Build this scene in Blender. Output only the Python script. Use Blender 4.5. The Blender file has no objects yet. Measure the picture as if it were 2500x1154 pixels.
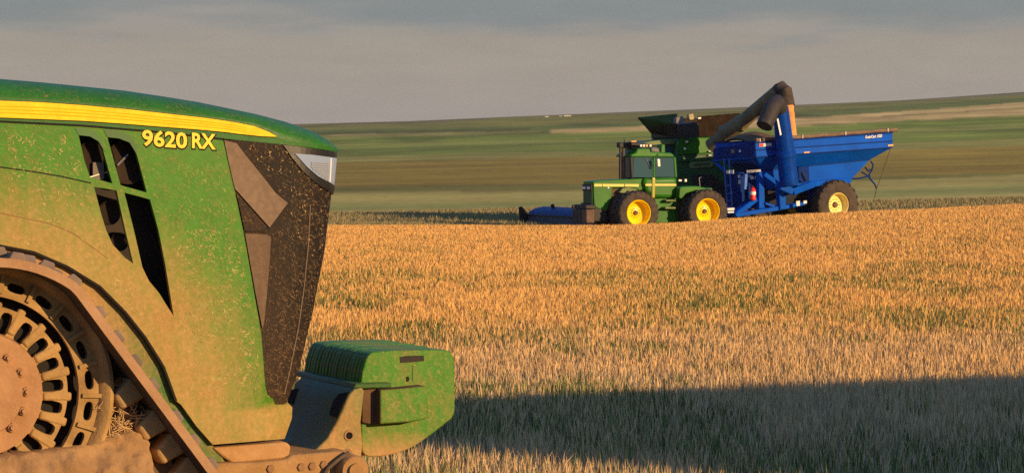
import bpy, bmesh, math, random
import numpy as np
from mathutils import Vector, Matrix
from mathutils import noise as mn
from mathutils.geometry import delaunay_2d_cdt

random.seed(7); RNG = np.random.default_rng(7)
R = math.radians
scene = bpy.context.scene
COL = scene.collection

# ------------------------------------------------------------------ camera
F = 6300.0                     # focal length in photo pixels (photo 2500 x 1154)
CAMZ = 2.43                    # eye height
PITCH = math.atan(177.0 / F)   # level horizon sits at photo row 400
cam_d = bpy.data.cameras.new('camera'); cam = bpy.data.objects.new('camera', cam_d); COL.objects.link(cam)
cam.location = (0, 0, CAMZ); cam.rotation_euler = (math.pi / 2 - PITCH, 0, 0)
cam_d.sensor_fit = 'HORIZONTAL'; cam_d.sensor_width = 36.0; cam_d.lens = 36.0 * F / 2500.0
cam_d.clip_start = 0.5; cam_d.clip_end = 20000
scene.camera = cam

def ray(px, py):
    x = (px - 1250.0) / F; y = -(py - 577.0) / F
    c, s = math.cos(PITCH), math.sin(PITCH)
    return Vector((x, c + y * s, y * c - s))

def P(px, py, depth):          # a point of the place seen at px,py and standing 'depth' metres away
    r = ray(px, py); k = depth / r.y
    return Vector((0, 0, CAMZ)) + r * k

class Frame:
    """local axes of a vehicle: x along its side (to the right and away), y across it (away), z up"""
    def __init__(s, px, py, depth, yaw, z0=0.0):
        p = P(px, py, depth); s.o = Vector((p.x, p.y, z0)); s.yaw = R(yaw)
        s.eu = Vector((math.cos(s.yaw), math.sin(s.yaw), 0)); s.ev = Vector((-math.sin(s.yaw), math.cos(s.yaw), 0))
    def at(s, px, py, v=0.0):  # where the sight line meets the vehicle's plane y = v
        r = ray(px, py); c = Vector((0, 0, CAMZ)) - s.o
        k = (v - c.dot(s.ev)) / r.dot(s.ev)
        p = c + r * k
        return Vector((p.dot(s.eu), v, p.z))
    def loc(s, w):             # world point -> local
        d = w - s.o
        return Vector((d.dot(s.eu), d.dot(s.ev), d.z))
    def root(s, name):
        e = bpy.data.objects.new(name, None); COL.objects.link(e)
        e.location = s.o; e.rotation_euler = (0, 0, s.yaw); e.empty_display_size = 0.3
        return e

# ------------------------------------------------------------------ tagging
def tag(o, label=None, cat=None, group=None, kind=None):
    if label: o['label'] = label
    if cat: o['category'] = cat
    if group: o['group'] = group
    if kind: o['kind'] = kind
    return o

# ------------------------------------------------------------------ mesh building
class MB:
    def __init__(s): s.bm = bmesh.new()
    def face(s, pts):
        try: return s.bm.faces.new([s.bm.verts.new(p) for p in pts])
        except ValueError: return None
    def box(s, x0, x1, y0, y1, z0, z1):
        v = [s.bm.verts.new((x, y, z)) for x in (x0, x1) for y in (y0, y1) for z in (z0, z1)]
        for f in ((0,1,3,2),(4,6,7,5),(0,4,5,1),(2,3,7,6),(0,2,6,4),(1,5,7,3)): s.bm.faces.new([v[i] for i in f])
        return s
    def prism(s, pts, v0, v1):            # pts: (u,z) outline, extruded across from v0 to v1
        pts = [(p[0], p[-1]) for p in pts]
        a = [s.bm.verts.new((u, v0, z)) for u, z in pts]; b = [s.bm.verts.new((u, v1, z)) for u, z in pts]
        n = len(pts)
        s.bm.faces.new(a); s.bm.faces.new(b[::-1])
        for i in range(n): s.bm.faces.new((a[i], b[i], b[(i+1) % n], a[(i+1) % n]))
        return s
    def loft(s, rings, close=True, caps=True):
        vs = [[s.bm.verts.new(p) for p in r] for r in rings]
        for A, B in zip(vs, vs[1:]):
            n = len(A)
            for i in range(n if close else n - 1):
                try: s.bm.faces.new((A[i], A[(i+1) % n], B[(i+1) % n], B[i]))
                except ValueError: pass
        if caps:
            for r in (vs[0][::-1], vs[-1]):
                try: s.bm.faces.new(r)
                except ValueError: pass
        return s
    def tube(s, path, rad, segs=12, caps=True):
        path = [Vector(p) for p in path]; n = len(path)
        rad = [rad] * n if not hasattr(rad, '__len__') else rad
        rings = []; up = Vector((0.13, 0.97, 0.2)).normalized()
        for i, p in enumerate(path):
            t = (path[min(i+1, n-1)] - path[max(i-1, 0)]).normalized()
            a = t.cross(up)
            if a.length < 1e-4: a = t.cross(Vector((1, 0, 0)))
            a.normalize(); b = t.cross(a).normalized()
            rings.append([p + (a * math.cos(k * 2 * math.pi / segs) + b * math.sin(k * 2 * math.pi / segs)) * rad[i] for k in range(segs)])
        return s.loft(rings, True, caps)
    def lathe(s, prof, c, segs=40):        # prof: (across, radius); axis across the vehicle
        rings = []
        for a, r in prof:
            rings.append([(c[0] + r * math.cos(k * 2 * math.pi / segs), c[1] + a, c[2] + r * math.sin(k * 2 * math.pi / segs)) for k in range(segs)])
        return s.loft(rings, True, True)
    def bar(s, p, q, w, h=None):           # square bar between two points
        p, q = Vector(p), Vector(q); t = (q - p).normalized(); h = h or w
        a = t.cross(Vector((0, 0, 1)));
        if a.length < 1e-3: a = Vector((0, 1, 0))
        a.normalize(); b = t.cross(a).normalized()
        r = [[e + a * w/2 * sx + b * h/2 * sz for sx, sz in ((-1,-1),(1,-1),(1,1),(-1,1))] for e in (p, q)]
        return s.loft(r)
    def build(s, name, mat, parent=None, bevel=0, smooth=None, segs=2, label=None, solid=0, recalc=True):
        if recalc: bmesh.ops.recalc_face_normals(s.bm, faces=s.bm.faces)
        me = bpy.data.meshes.new(name); s.bm.to_mesh(me); s.bm.free()
        me.materials.append(mat)
        o = bpy.data.objects.new(name, me); COL.objects.link(o)
        if smooth is not None:
            for p in me.polygons: p.use_smooth = True
            me.set_sharp_from_angle(angle=R(smooth))
        if solid:
            m = o.modifiers.new('solid', 'SOLIDIFY'); m.thickness = solid; m.offset = -1
        if bevel:
            m = o.modifiers.new('bevel', 'BEVEL'); m.width = bevel; m.segments = segs; m.limit_method = 'ANGLE'; m.angle_limit = R(35)
            if smooth is None:
                for p in me.polygons: p.use_smooth = True
                me.set_sharp_from_angle(angle=R(40))
        if parent: o.parent = parent
        if label: o['label'] = label
        return o

def inside(p, poly):
    x, y = p[0], p[1]; c = False; n = len(poly); j = n - 1
    for i in range(n):
        xi, yi = poly[i]; xj, yj = poly[j]
        if (yi > y) != (yj > y) and x < (xj - xi) * (y - yi) / (yj - yi) + xi: c = not c
        j = i
    return c

def densify(poly, step):
    out = []
    for (a, b) in zip(poly, poly[1:] + poly[:1]):
        n = max(1, int(math.hypot(b[0]-a[0], b[1]-a[1]) / step))
        out += [(a[0] + (b[0]-a[0]) * k / n, a[1] + (b[1]-a[1]) * k / n) for k in range(n)]
    return out

def patch(poly, fn, holes=(), step=30, off=0.0):
    """a sheet with the given outline (and holes), laid on the surface fn"""
    loops = [densify(list(poly), step)] + [densify(list(h), step) for h in holes]
    vs, es = [], []
    for L in loops:
        b = len(vs); vs += [Vector(p) for p in L]; es += [(b + i, b + (i + 1) % len(L)) for i in range(len(L))]
    xs = [p[0] for p in poly]; ys = [p[1] for p in poly]
    y = min(ys) + step / 2
    while y < max(ys):
        x = min(xs) + step / 2
        while x < max(xs):
            q = (x + random.uniform(-.1, .1) * step, y + random.uniform(-.1, .1) * step)
            if inside(q, loops[0]) and not any(inside(q, h) for h in loops[1:]): vs.append(Vector(q))
            x += step
        y += step
    V, E, Fc, *_ = delaunay_2d_cdt(vs, es, [], 0, 1e-4)
    mb = MB(); bv = []
    for v in V:
        p = fn(v[0], v[1]); bv.append(mb.bm.verts.new((p.x, p.y - off, p.z)))
    for f in Fc:
        c = (sum(V[i][0] for i in f) / len(f), sum(V[i][1] for i in f) / len(f))
        if inside(c, loops[0]) and not any(inside(c, h) for h in loops[1:]):
            fa = mb.bm.faces.new([bv[i] for i in f]); fa.normal_update()
            if fa.normal.y > 0: fa.normal_flip()
    return mb

def text_mesh(txt, name, mat, parent, origin, ex, ez, size, wide=1.0, bold=0.0, depth=0.002):
    cu = bpy.data.curves.new(name, 'FONT'); cu.body = txt; cu.size = size; cu.extrude = depth; cu.offset = bold; cu.resolution_u = 3
    o = bpy.data.objects.new(name, cu); COL.objects.link(o)
    dg = bpy.context.evaluated_depsgraph_get(); me = bpy.data.meshes.new_from_object(o.evaluated_get(dg))
    bpy.data.objects.remove(o); bpy.data.curves.remove(cu)
    ex = Vector(ex).normalized(); ez = Vector(ez).normalized(); en = ex.cross(ez)
    for v in me.vertices:
        v.co = Vector(origin) + ex * v.co.x * wide + ez * v.co.y + en * v.co.z
    me.materials.clear(); me.materials.append(mat); me.name = name
    t = bpy.data.objects.new(name, me); COL.objects.link(t); t.parent = parent
    return t

# ------------------------------------------------------------------ materials
class G:
    def __init__(s, name):
        s.m = bpy.data.materials.new(name); s.m.use_nodes = True; s.t = s.m.node_tree
        s.p = s.t.nodes['Principled BSDF']; s.out = s.t.nodes['Material Output']
    def n(s, ty, **kw):
        nd = s.t.nodes.new(ty)
        for k, v in kw.items():
            if hasattr(nd, k): setattr(nd, k, v)
            else: s.set(nd.inputs[k.replace('_', ' ')], v)
        return nd
    def set(s, sock, v):
        if isinstance(v, bpy.types.NodeSocket): s.t.links.new(v, sock)
        else:
            if hasattr(sock.default_value, '__len__') and len(sock.default_value) == 4 and len(v) == 3: v = (*v, 1)
            sock.default_value = v
    def math(s, op, a, b=0.0, clamp=False):
        nd = s.t.nodes.new('ShaderNodeMath'); nd.operation = op; nd.use_clamp = clamp
        s.set(nd.inputs[0], a); s.set(nd.inputs[1], b); return nd.outputs[0]
    def mix(s, f, a, b):
        nd = s.t.nodes.new('ShaderNodeMix'); nd.data_type = 'RGBA'
        s.set(nd.inputs[0], f); s.set(nd.inputs[6], a); s.set(nd.inputs[7], b); return nd.outputs[2]
    def rng(s, v, a, b, c=0.0, d=1.0, smooth=False):
        nd = s.t.nodes.new('ShaderNodeMapRange'); nd.clamp = True
        if smooth: nd.interpolation_type = 'SMOOTHSTEP'
        for i, x in enumerate((v, a, b, c, d)): s.set(nd.inputs[i], x)
        return nd.outputs[0]
    def coords(s, scale=(1,1,1), rot=(0,0,0)):
        tc = s.t.nodes.new('ShaderNodeTexCoord'); mp = s.t.nodes.new('ShaderNodeMapping')
        mp.vector_type = 'POINT'; mp.inputs['Scale'].default_value = scale; mp.inputs['Rotation'].default_value = rot
        s.t.links.new(tc.outputs['Object'], mp.inputs[0]); return mp.outputs[0]
    def slant(s, deg, along, across):
        tc = s.t.nodes.new('ShaderNodeTexCoord'); mp = s.t.nodes.new('ShaderNodeMapping'); mp.vector_type = 'TEXTURE'
        mp.inputs['Scale'].default_value = (1 / along, .05, 1 / across); mp.inputs['Rotation'].default_value = (0, R(deg), 0)
        s.t.links.new(tc.outputs['Object'], mp.inputs[0]); return mp.outputs[0]
    def noise(s, vec, scale, detail=4, rough=0.55):
        nd = s.t.nodes.new('ShaderNodeTexNoise'); s.set(nd.inputs['Vector'], vec)
        nd.inputs['Scale'].default_value = scale; nd.inputs['Detail'].default_value = detail; nd.inputs['Roughness'].default_value = rough
        return nd.outputs[0]
    def fin(s, col, rough=0.5, metal=0.0, spec=0.5, bump=None, bs=0.3, bd=0.01):
        s.set(s.p.inputs['Base Color'], col); s.set(s.p.inputs['Roughness'], rough); s.set(s.p.inputs['Metallic'], metal)
        s.set(s.p.inputs['Specular IOR Level'], spec)
        if bump is not None:
            b = s.t.nodes.new('ShaderNodeBump'); b.inputs['Strength'].default_value = bs; b.inputs['Distance'].default_value = bd
            s.set(b.inputs['Height'], bump); s.t.links.new(b.outputs[0], s.p.inputs['Normal'])
        return s.m

DUST = (0.46, 0.27, 0.11); STRAW = (0.55, 0.36, 0.15)

def plain(name, col, rough=0.5, metal=0.0, var=0.25, scale=3.0, spec=0.4, dust=0.0, dcol=(0.26, 0.18, 0.10)):
    g = G(name); v = g.coords()
    n = g.noise(v, scale, 6); k = g.rng(n, 0.3, 0.7, 1 - var, 1 + var)
    mx = g.t.nodes.new('ShaderNodeMix'); mx.data_type = 'RGBA'; mx.blend_type = 'MULTIPLY'; mx.inputs[0].default_value = 1
    g.set(mx.inputs[6], col)
    cb = g.t.nodes.new('ShaderNodeCombineColor')
    for i in range(3): g.set(cb.inputs[i], k)
    g.set(mx.inputs[7], cb.outputs[0]); c = mx.outputs[2]
    if dust:
        n2 = g.noise(v, scale * 2.3, 8, 0.65)
        c = g.mix(g.rng(n2, 0.62 - dust, 0.85 - dust * 0.6, 0, min(0.95, dust * 1.6)), c, dcol)
    return g.fin(c, rough, metal, spec)

def dusty_paint(name, paint, centre, r0, r1, zlo=-9.0, zhi=-8.0, base=0.0, fleck=0.7, rough=0.42, amount=1.0, dust=DUST, up=None, lo=0.0):
    """paint with caked dust thickest round a point (the track) and near the bottom, and chaff stuck on it"""
    g = G(name); v = g.coords()
    flat = g.coords(scale=(1, 0, 1))
    d = g.t.nodes.new('ShaderNodeVectorMath'); d.operation = 'DISTANCE'; g.set(d.inputs[0], flat); d.inputs[1].default_value = (centre[0], 0, centre[1])
    sep = g.t.nodes.new('ShaderNodeSeparateXYZ'); g.set(sep.inputs[0], v)
    n1 = g.noise(v, 2.6, 8, 0.6); n2 = g.noise(v, 34, 6, 0.7); n3 = g.noise(v, 9, 6, 0.65)
    a = g.rng(d.outputs['Value'], r0, r1, 1.0, lo, True)
    b = g.rng(sep.outputs[2], zlo, zhi, 1.0, 0.0)
    m = g.math('MAXIMUM', a, b)
    m = g.math('ADD', m, base)
    m = g.math('ADD', m, g.math('MULTIPLY', g.math('SUBTRACT', n1, 0.5), 0.7))
    m = g.math('ADD', m, g.math('MULTIPLY', g.math('SUBTRACT', n2, 0.5), 0.9))
    n5 = g.noise(g.slant(62, 2.2, 24), 1.0, 5, 0.6); n6 = g.noise(g.slant(88, 1.2, 14), 1.0, 5, 0.65)
    m = g.math('ADD', m, g.math('MULTIPLY', g.math('SUBTRACT', g.math('ADD', n5, n6), 1.0), 0.5))
    m = g.math('ADD', m, g.math('MULTIPLY', g.math('SUBTRACT', n3, 0.5), 0.55), True)
    m = g.math('MULTIPLY', m, amount, True)
    pv = g.mix(g.rng(n3, 0.3, 0.7), paint, tuple(c * 0.72 for c in paint))
    dv = g.mix(g.rng(n1, 0.3, 0.7), dust, (dust[0] * 0.78, dust[1] * 0.68, dust[2] * 0.6))
    dv = g.mix(g.rng(n2, 0.42, 0.75, 0, 0.5), dv, (dust[0] * 1.2, dust[1] * 1.25, dust[2] * 1.3))
    c = g.mix(m, pv, dv)
    fl = None
    for dg, al, ac in ((32, 22, 110), (58, 26, 120), (-40, 30, 120), (82, 34, 130), (10, 40, 130)):
        f_ = g.noise(g.slant(dg, al, ac), 1.0, 2, 0.5)
        fl = f_ if fl is None else g.math('MAXIMUM', fl, f_)
    fl = g.math('MULTIPLY', g.rng(fl, 0.62, 0.76), g.rng(n3, 0.3, 0.6, 0.25, 1.0))
    c = g.mix(g.math('MULTIPLY', fl, fleck), c, STRAW)
    rr = g.math('ADD', g.math('MULTIPLY', m, 0.4), rough, True)
    h = g.math('ADD', g.math('MULTIPLY', n2, 0.5), g.math('MULTIPLY', fl, 0.7))
    return g.fin(c, rr, 0.0, 0.18, bump=h, bs=0.4, bd=0.006)

def mud_mat(name, col=DUST, dark=0.45):
    g = G(name); v = g.coords()
    n = g.noise(v, 5, 10, 0.65); n2 = g.noise(v, 40, 6, 0.7)
    c = g.mix(g.rng(n, 0.3, 0.72), col, (col[0] * (1 - dark), col[1] * (1 - dark) * .92, col[2] * (1 - dark) * .85))
    c = g.mix(g.rng(n2, 0.5, 0.8, 0, 0.5), c, (col[0] * 1.25, col[1] * 1.3, col[2] * 1.35))
    h = g.math('ADD', n, g.math('MULTIPLY', n2, 0.4))
    return g.fin(c, 0.95, 0, 0.1, bump=h, bs=0.6, bd=0.02)

# ------------------------------------------------------------------ light and sky
SUN_AZ, SUN_EL = 51.0, 13.5        # sun low, behind the camera and to its right
wd = bpy.data.worlds.new('World'); scene.world = wd; wd.use_nodes = True
wt = wd.node_tree; bg = wt.nodes['Background']
sky = wt.nodes.new('ShaderNodeTexSky'); sky.sky_type = 'NISHITA'; sky.sun_disc = False
sky.sun_elevation = R(SUN_EL)
sun_dir = Vector((math.sin(R(SUN_AZ)) * math.cos(R(SUN_EL)), -math.cos(R(SUN_AZ)) * math.cos(R(SUN_EL)), math.sin(R(SUN_EL))))
sky.sun_rotation = math.atan2(sun_dir.x, sun_dir.y)
sky.dust_density = 3.0; sky.air_density = 1.2
def wn(ty): return wt.nodes.new(ty)
tc = wn('ShaderNodeTexCoord'); sp = wn('ShaderNodeSeparateXYZ'); wt.links.new(tc.outputs['Generated'], sp.inputs[0])
mp = wn('ShaderNodeMapping'); mp.inputs['Scale'].default_value = (8, 8, 50); mp.inputs['Location'].default_value = (0.35, 0.2, 0.1); wt.links.new(tc.outputs['Generated'], mp.inputs[0])
nz = wn('ShaderNodeTexNoise'); nz.inputs['Scale'].default_value = 1.4; nz.inputs['Detail'].default_value = 7; nz.inputs['Roughness'].default_value = 0.5; wt.links.new(mp.outputs[0], nz.inputs[0])
ad = wn('ShaderNodeMath'); ad.operation = 'MULTIPLY_ADD'; ad.inputs[1].default_value = 0.045; wt.links.new(nz.outputs[0], ad.inputs[0]); wt.links.new(sp.outputs[2], ad.inputs[2])
mr = wn('ShaderNodeMapRange'); mr.interpolation_type = 'SMOOTHSTEP'; mr.inputs[1].default_value = 0.068; mr.inputs[2].default_value = 0.082; wt.links.new(ad.outputs[0], mr.inputs[0])
cr = wn('ShaderNodeValToRGB'); e = cr.color_ramp.elements
e[0].position = 0.0; e[0].color = (0.315, 0.275, 0.27, 1); e[1].position = 1.0; e[1].color = (0.09, 0.22, 0.55, 1)
for pos, c in ((0.022, (0.335, 0.302, 0.272)), (0.045, (0.33, 0.295, 0.25)), (0.075, (0.26, 0.275, 0.29)), (0.13, (0.18, 0.255, 0.38)), (0.24, (0.11, 0.24, 0.54))):
    x = e.new(pos); x.color = (*c, 1)
wt.links.new(sp.outputs[2], cr.inputs[0])
mr3 = wn('ShaderNodeMapRange'); mr3.interpolation_type = 'SMOOTHSTEP'; mr3.inputs[1].default_value = 0.085; mr3.inputs[2].default_value = 0.15; mr3.inputs[3].default_value = 1; mr3.inputs[4].default_value = 0; wt.links.new(sp.outputs[2], mr3.inputs[0])
mm = wn('ShaderNodeMath'); mm.operation = 'MULTIPLY'; wt.links.new(mr.outputs[0], mm.inputs[0]); wt.links.new(mr3.outputs[0], mm.inputs[1])
cl = wn('ShaderNodeMix'); cl.data_type = 'RGBA'; wt.links.new(mm.outputs[0], cl.inputs[0]); wt.links.new(cr.outputs[0], cl.inputs[6]); cl.inputs[7].default_value = (0.205, 0.235, 0.245, 1)
# soft pinkish-grey mottling of the overcast
nz2 = wn('ShaderNodeTexNoise'); nz2.inputs['Scale'].default_value = 3.2; nz2.inputs['Detail'].default_value = 5; wt.links.new(mp.outputs[0], nz2.inputs[0])
mr2 = wn('ShaderNodeMapRange'); mr2.inputs[1].default_value = 0.35; mr2.inputs[2].default_value = 0.65; mr2.inputs[3].default_value = 0.97; mr2.inputs[4].default_value = 1.03; wt.links.new(nz2.outputs[0], mr2.inputs[0])
sc_ = wn('ShaderNodeVectorMath'); sc_.operation = 'SCALE'; wt.links.new(cl.outputs[2], sc_.inputs[0]); wt.links.new(mr2.outputs[0], sc_.inputs['Scale'])
ns = wn('ShaderNodeVectorMath'); ns.operation = 'SCALE'; ns.inputs['Scale'].default_value = 1.0; wt.links.new(sky.outputs[0], ns.inputs[0])
k10 = wn('ShaderNodeVectorMath'); k10.operation = 'SCALE'; k10.inputs['Scale'].default_value = 10.0; wt.links.new(sc_.outputs[0], k10.inputs[0])
fm = wn('ShaderNodeMix'); fm.data_type = 'RGBA'; fm.inputs[0].default_value = 0.93; wt.links.new(ns.outputs[0], fm.inputs[6]); wt.links.new(k10.outputs[0], fm.inputs[7])
wt.links.new(fm.outputs[2], bg.inputs['Color']); bg.inputs['Strength'].default_value = 0.1

sd = bpy.data.lights.new('sun', 'SUN'); sd.energy = 5.0; sd.angle = R(0.6); sd.color = (1.0, 0.66, 0.33)
so = bpy.data.objects.new('sun', sd); COL.objects.link(so); so.location = sun_dir * 60
so.rotation_euler = sun_dir.to_track_quat('Z', 'Y').to_euler()
scene.view_settings.view_transform = 'Standard'; scene.view_settings.look = 'None'
scene.view_settings.exposure = 0.14; scene.view_settings.gamma = 1.0; scene.view_settings.use_curve_mapping = False
scene.cycles.max_bounces = 6; scene.cycles.use_denoising = False

# ------------------------------------------------------------------ the land
XN = np.array([-600, 300, 740, 1000, 1300, 1500, 1650, 1950, 2200, 2500, 3200], float)
RIDGE = np.interp  # ridge row per column
ridge_y = np.array([325, 312, 303, 296, 283, 275, 269, 257, 247, 228, 195], float)
crest_z = np.array([-.05, .05, .11, .13, .13, .14, .25, .60, .76, 1.0, 1.35], float) - .20
dip_z   = np.array([-.34, -.34, -.34, -.36, -.5, -.66, -.66, -.5, -.3, 0.0, .3], float)
RT = np.array([150, 220, 500, 900, 1500, 2300], float)
YL = np.array([522, 462, 393, 346, 318, 300], float)
YR = np.array([486, 440, 352, 298, 262, 228], float)

def height(r, X):
    r = np.asarray(r, float); X = np.asarray(X, float)
    c = np.interp(X, XN, crest_z); dz = np.interp(X, XN, dip_z)
    s = np.clip((r - 38) / (98 - 38), 0, 1); s = s * s * (3 - 2 * s)
    near = c * s
    t = np.clip((r - 99) / (112 - 99), 0, 1); t = t * t * (3 - 2 * t)
    mid = c * (1 - t) + dz * t
    k = np.clip((X - 1000) / 1500, -.5, 1.3)
    Y = np.zeros_like(r + X)
    for i in range(len(RT)):
        pass
    yl = np.interp(np.log(np.maximum(r, 1)), np.log(RT), YL); yr = np.interp(np.log(np.maximum(r, 1)), np.log(RT), YR)
    Y = yl + (yr - yl) * k
    ry = np.interp(X, XN, ridge_y)
    w = np.clip((np.log(np.maximum(r, 1)) - np.log(900)) / (np.log(2300) - np.log(900)), 0, 1)
    Y = Y * (1 - w) + ry * w
    far = CAMZ - (Y - 400) / F * r
    u = np.clip((r - 118) / (150 - 118), 0, 1); u = u * u * (3 - 2 * u)
    z = np.where(r < 99, near, mid * (1 - u) + far * u)
    q = np.clip((r - 2300) / 900, 0, 1)
    return z - q * q * 90

def vnoise(x, y, seed=0):
    rs = np.random.default_rng(seed); t = rs.random((64, 64))
    xi = np.floor(x).astype(int); yi = np.floor(y).astype(int); fx = x - xi; fy = y - yi
    fx = fx * fx * (3 - 2 * fx); fy = fy * fy * (3 - 2 * fy)
    a = t[xi % 64, yi % 64]; b = t[(xi + 1) % 64, yi % 64]; c = t[xi % 64, (yi + 1) % 64]; d = t[(xi + 1) % 64, (yi + 1) % 64]
    return (a * (1 - fx) + b * fx) * (1 - fy) + (c * (1 - fx) + d * fx) * fy
def fbm(x, y, seed=0, o=4):
    s = 0; w = .5; tot = 0
    for i in range(o): s = s + w * vnoise(x * 2**i + 17 * i, y * 2**i + 5 * i, seed + i); tot += w; w *= .55
    return s / tot

ang_d = np.radians(np.arange(-13.5, 13.51, 0.09)); ang_s = np.radians(np.concatenate([np.arange(14.5, 180, 4), ]))
ANG = np.concatenate([-ang_s[::-1], ang_d, ang_s])
rr = [0.4, 2, 5, 9, 13]; rr += list(np.arange(16, 95, 3.0)); rr += list(np.arange(95, 160, 1.6))
x = 160.0
while x < 2300: rr.append(x); x *= 1.017
rr += [2300, 2340, 2420, 2600, 2900, 3300]
RR = np.array(rr)
A2, R2 = np.meshgrid(ANG, RR)
XP = 1250 + F * np.tan(np.clip(A2, -R(16), R(16)))
Z2 = height(R2, XP)
back = np.clip((np.abs(A2) - R(16)) / R(60), 0, 1)
Z2 = Z2 * (1 - back)
PX = R2 * np.sin(A2); PY = R2 * np.cos(A2)
PYrow = 400 + F * (CAMZ - Z2) / R2          # apparent rise, used only to lay out the field boundaries along the slope
XB = [700, 1000, 1500, 1950, 2500]
def ln(*v): return np.interp(XP, XB, v)
cols = np.zeros(A2.shape + (3,)) + np.array((.46, .30, .15))
nearf = np.clip((58 - R2) / 30, 0, 1)[..., None]; cols = cols * (1 - nearf) + np.array((.17, .115, .06)) * nearf  # near soil darkened so the gaps between straws read as shade
wob = 2.0 * np.sin(PX * .011 + 1.3) + 1.4 * np.sin(PX * .031 + PY * .004) + 5.0 * (fbm(PX * .02 + 300, PY * .004 + 50, 51) - .5)
Yw = PYrow + wob * np.clip((500 - PYrow) / 200, 0, 1)
def band(top, bot, c):
    m = (R2 > 112) & (Yw >= top) & (Yw < bot); cols[m] = c
T0 = ln(301, 294, 274, 256, 226)
band(0, ln(305, 300, 281, 262, 232), (.21, .175, .13))
band(ln(305, 300, 281, 262, 232), ln(320, 315, 302, 274, 240), (.20, .185, .065))
band(ln(320, 315, 302, 274, 240), ln(333, 327, 313, 290, 252), (.14, .165, .055))
band(ln(333, 327, 313, 290, 252), ln(338, 334, 323, 310, 283), (.62, .42, .26))
band(ln(338, 334, 323, 310, 283), ln(353, 350, 340, 330, 305), (.21, .25, .06))
band(ln(353, 350, 340, 330, 305), ln(360, 357, 347, 338, 316), (.28, .28, .10))
band(ln(360, 357, 347, 338, 316), ln(385, 381, 370, 358, 338), (.19, .22, .06))
band(ln(385, 381, 370, 358, 338), ln(400, 395, 384, 372, 356), (.28, .245, .10))
band(ln(400, 395, 384, 372, 356), ln(460, 455, 448, 438, 420), (.29, .20, .058))
band(ln(460, 455, 448, 438, 420), ln(474, 470, 463, 448, 427), (.19, .165, .06))
band(ln(474, 470, 463, 448, 427), ln(500, 496, 488, 472, 448), (.41, .33, .155))
band(ln(500, 496, 488, 472, 448), ln(516, 512, 502, 486, 470), (.33, .31, .14))
band(ln(516, 512, 502, 486, 470), 9999, (.46, .36, .18))
m = (Yw >= ln(328, 322, 305, 280, 243)) & (XP > 760) & (XP < 1290) & (Yw < ln(334, 328, 313, 300, 260)) & (R2 > 112); cols[m] = (.10, .105, .04)
m = (Yw >= ln(335, 328, 313, 300, 260)) & (Yw < ln(342, 334, 325, 300, 260)) & (XP < 1340) & (R2 > 112)
fade = np.clip(1 - np.abs(XP - 1000) / 330, 0, 1)[m][:, None]; cols[m] = (1 - fade) * np.array((.18, .19, .06)) + fade * np.array((.34, .28, .14))
m = (Yw >= ln(340, 335, 318, 296, 264)) & (Yw < ln(342, 337, 320, 300, 268)) & (XP > 2150) & (R2 > 112); cols[m] = (.23, .18, .10)

cols = np.where((R2 > 112)[..., None], cols * np.array((1.36, 1.29, .62)), cols)
mot = fbm(PX * .018 + 900, PY * .0065 + 40, 61, 5); cols = np.where((R2 > 112)[..., None], cols * (.72 + .56 * mot)[..., None], cols)
mot2 = np.clip((fbm(PX * .03 + 90, PY * .010 + 70, 91, 4) - .56) * 5, 0, 1) * np.clip((R2 - 500) / 300, 0, 1); cols = cols * (1 - .42 * mot2[..., None])
ker = np.array((.08, .24, .36, .24, .08)); pad = np.pad(cols, ((2, 2), (0, 0), (0, 0)), mode='edge')
sm = sum(ker[i] * pad[i:i + cols.shape[0]] for i in range(5)); far_m = (R2 > 140)[..., None]; cols = np.where(far_m, sm, cols)
nr, na = A2.shape
me = bpy.data.meshes.new('ground')
co = np.stack([PX, PY, Z2], -1).reshape(-1, 3)
co = np.vstack([co, [[0, 0, 0]]])
idx = np.arange(nr * na).reshape(nr, na)
q = np.stack([idx[:-1, :-1], idx[:-1, 1:], idx[1:, 1:], idx[1:, :-1]], -1).reshape(-1, 4)
wrap = np.stack([idx[:-1, -1], idx[:-1, 0], idx[1:, 0], idx[1:, -1]], -1).reshape(-1, 4)
q = np.vstack([q, wrap])
fl = [tuple(int(i) for i in f) for f in q[:, ::-1]]
ci = nr * na
fl += [(ci, int(idx[0, (j + 1) % na]), int(idx[0, j])) for j in range(na)]
me.from_pydata([tuple(c) for c in co], [], fl)
at = me.color_attributes.new('field', 'FLOAT_COLOR', 'POINT')
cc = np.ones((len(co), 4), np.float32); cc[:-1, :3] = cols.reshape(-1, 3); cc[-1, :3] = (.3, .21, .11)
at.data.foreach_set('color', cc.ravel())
for p in me.polygons: p.use_smooth = True
g = G('field_soil')
ca = g.t.nodes.new('ShaderNodeVertexColor'); ca.layer_name = 'field'
v = g.coords(scale=(1, 1, 1)); n1 = g.noise(v, 0.035, 8, 0.6); n2 = g.noise(v, 0.9, 8, 0.7); n3 = g.noise(g.coords(scale=(.004, .02, .004)), 1.0, 6, 0.6)
k = g.math('MULTIPLY', g.rng(n1, .3, .7, .78, 1.2), g.rng(n2, .3, .7, .72, 1.25)); n4 = g.noise(g.coords(scale=(.03, .012, .03)), 1.0, 8, 0.75); k = g.math('MULTIPLY', k, g.rng(n3, .3, .7, .88, 1.12)); k = g.math('MULTIPLY', k, g.rng(n4, .3, .7, .78, 1.22))
vm = g.t.nodes.new('ShaderNodeVectorMath'); vm.operation = 'SCALE'; g.set(vm.inputs[0], ca.outputs[0]); g.set(vm.inputs['Scale'], k)
me.materials.append(g.fin(vm.outputs[0], 0.95, 0, 0.1))
ground = bpy.data.objects.new('ground', me); COL.objects.link(ground); tag(ground, kind='structure')

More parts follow.
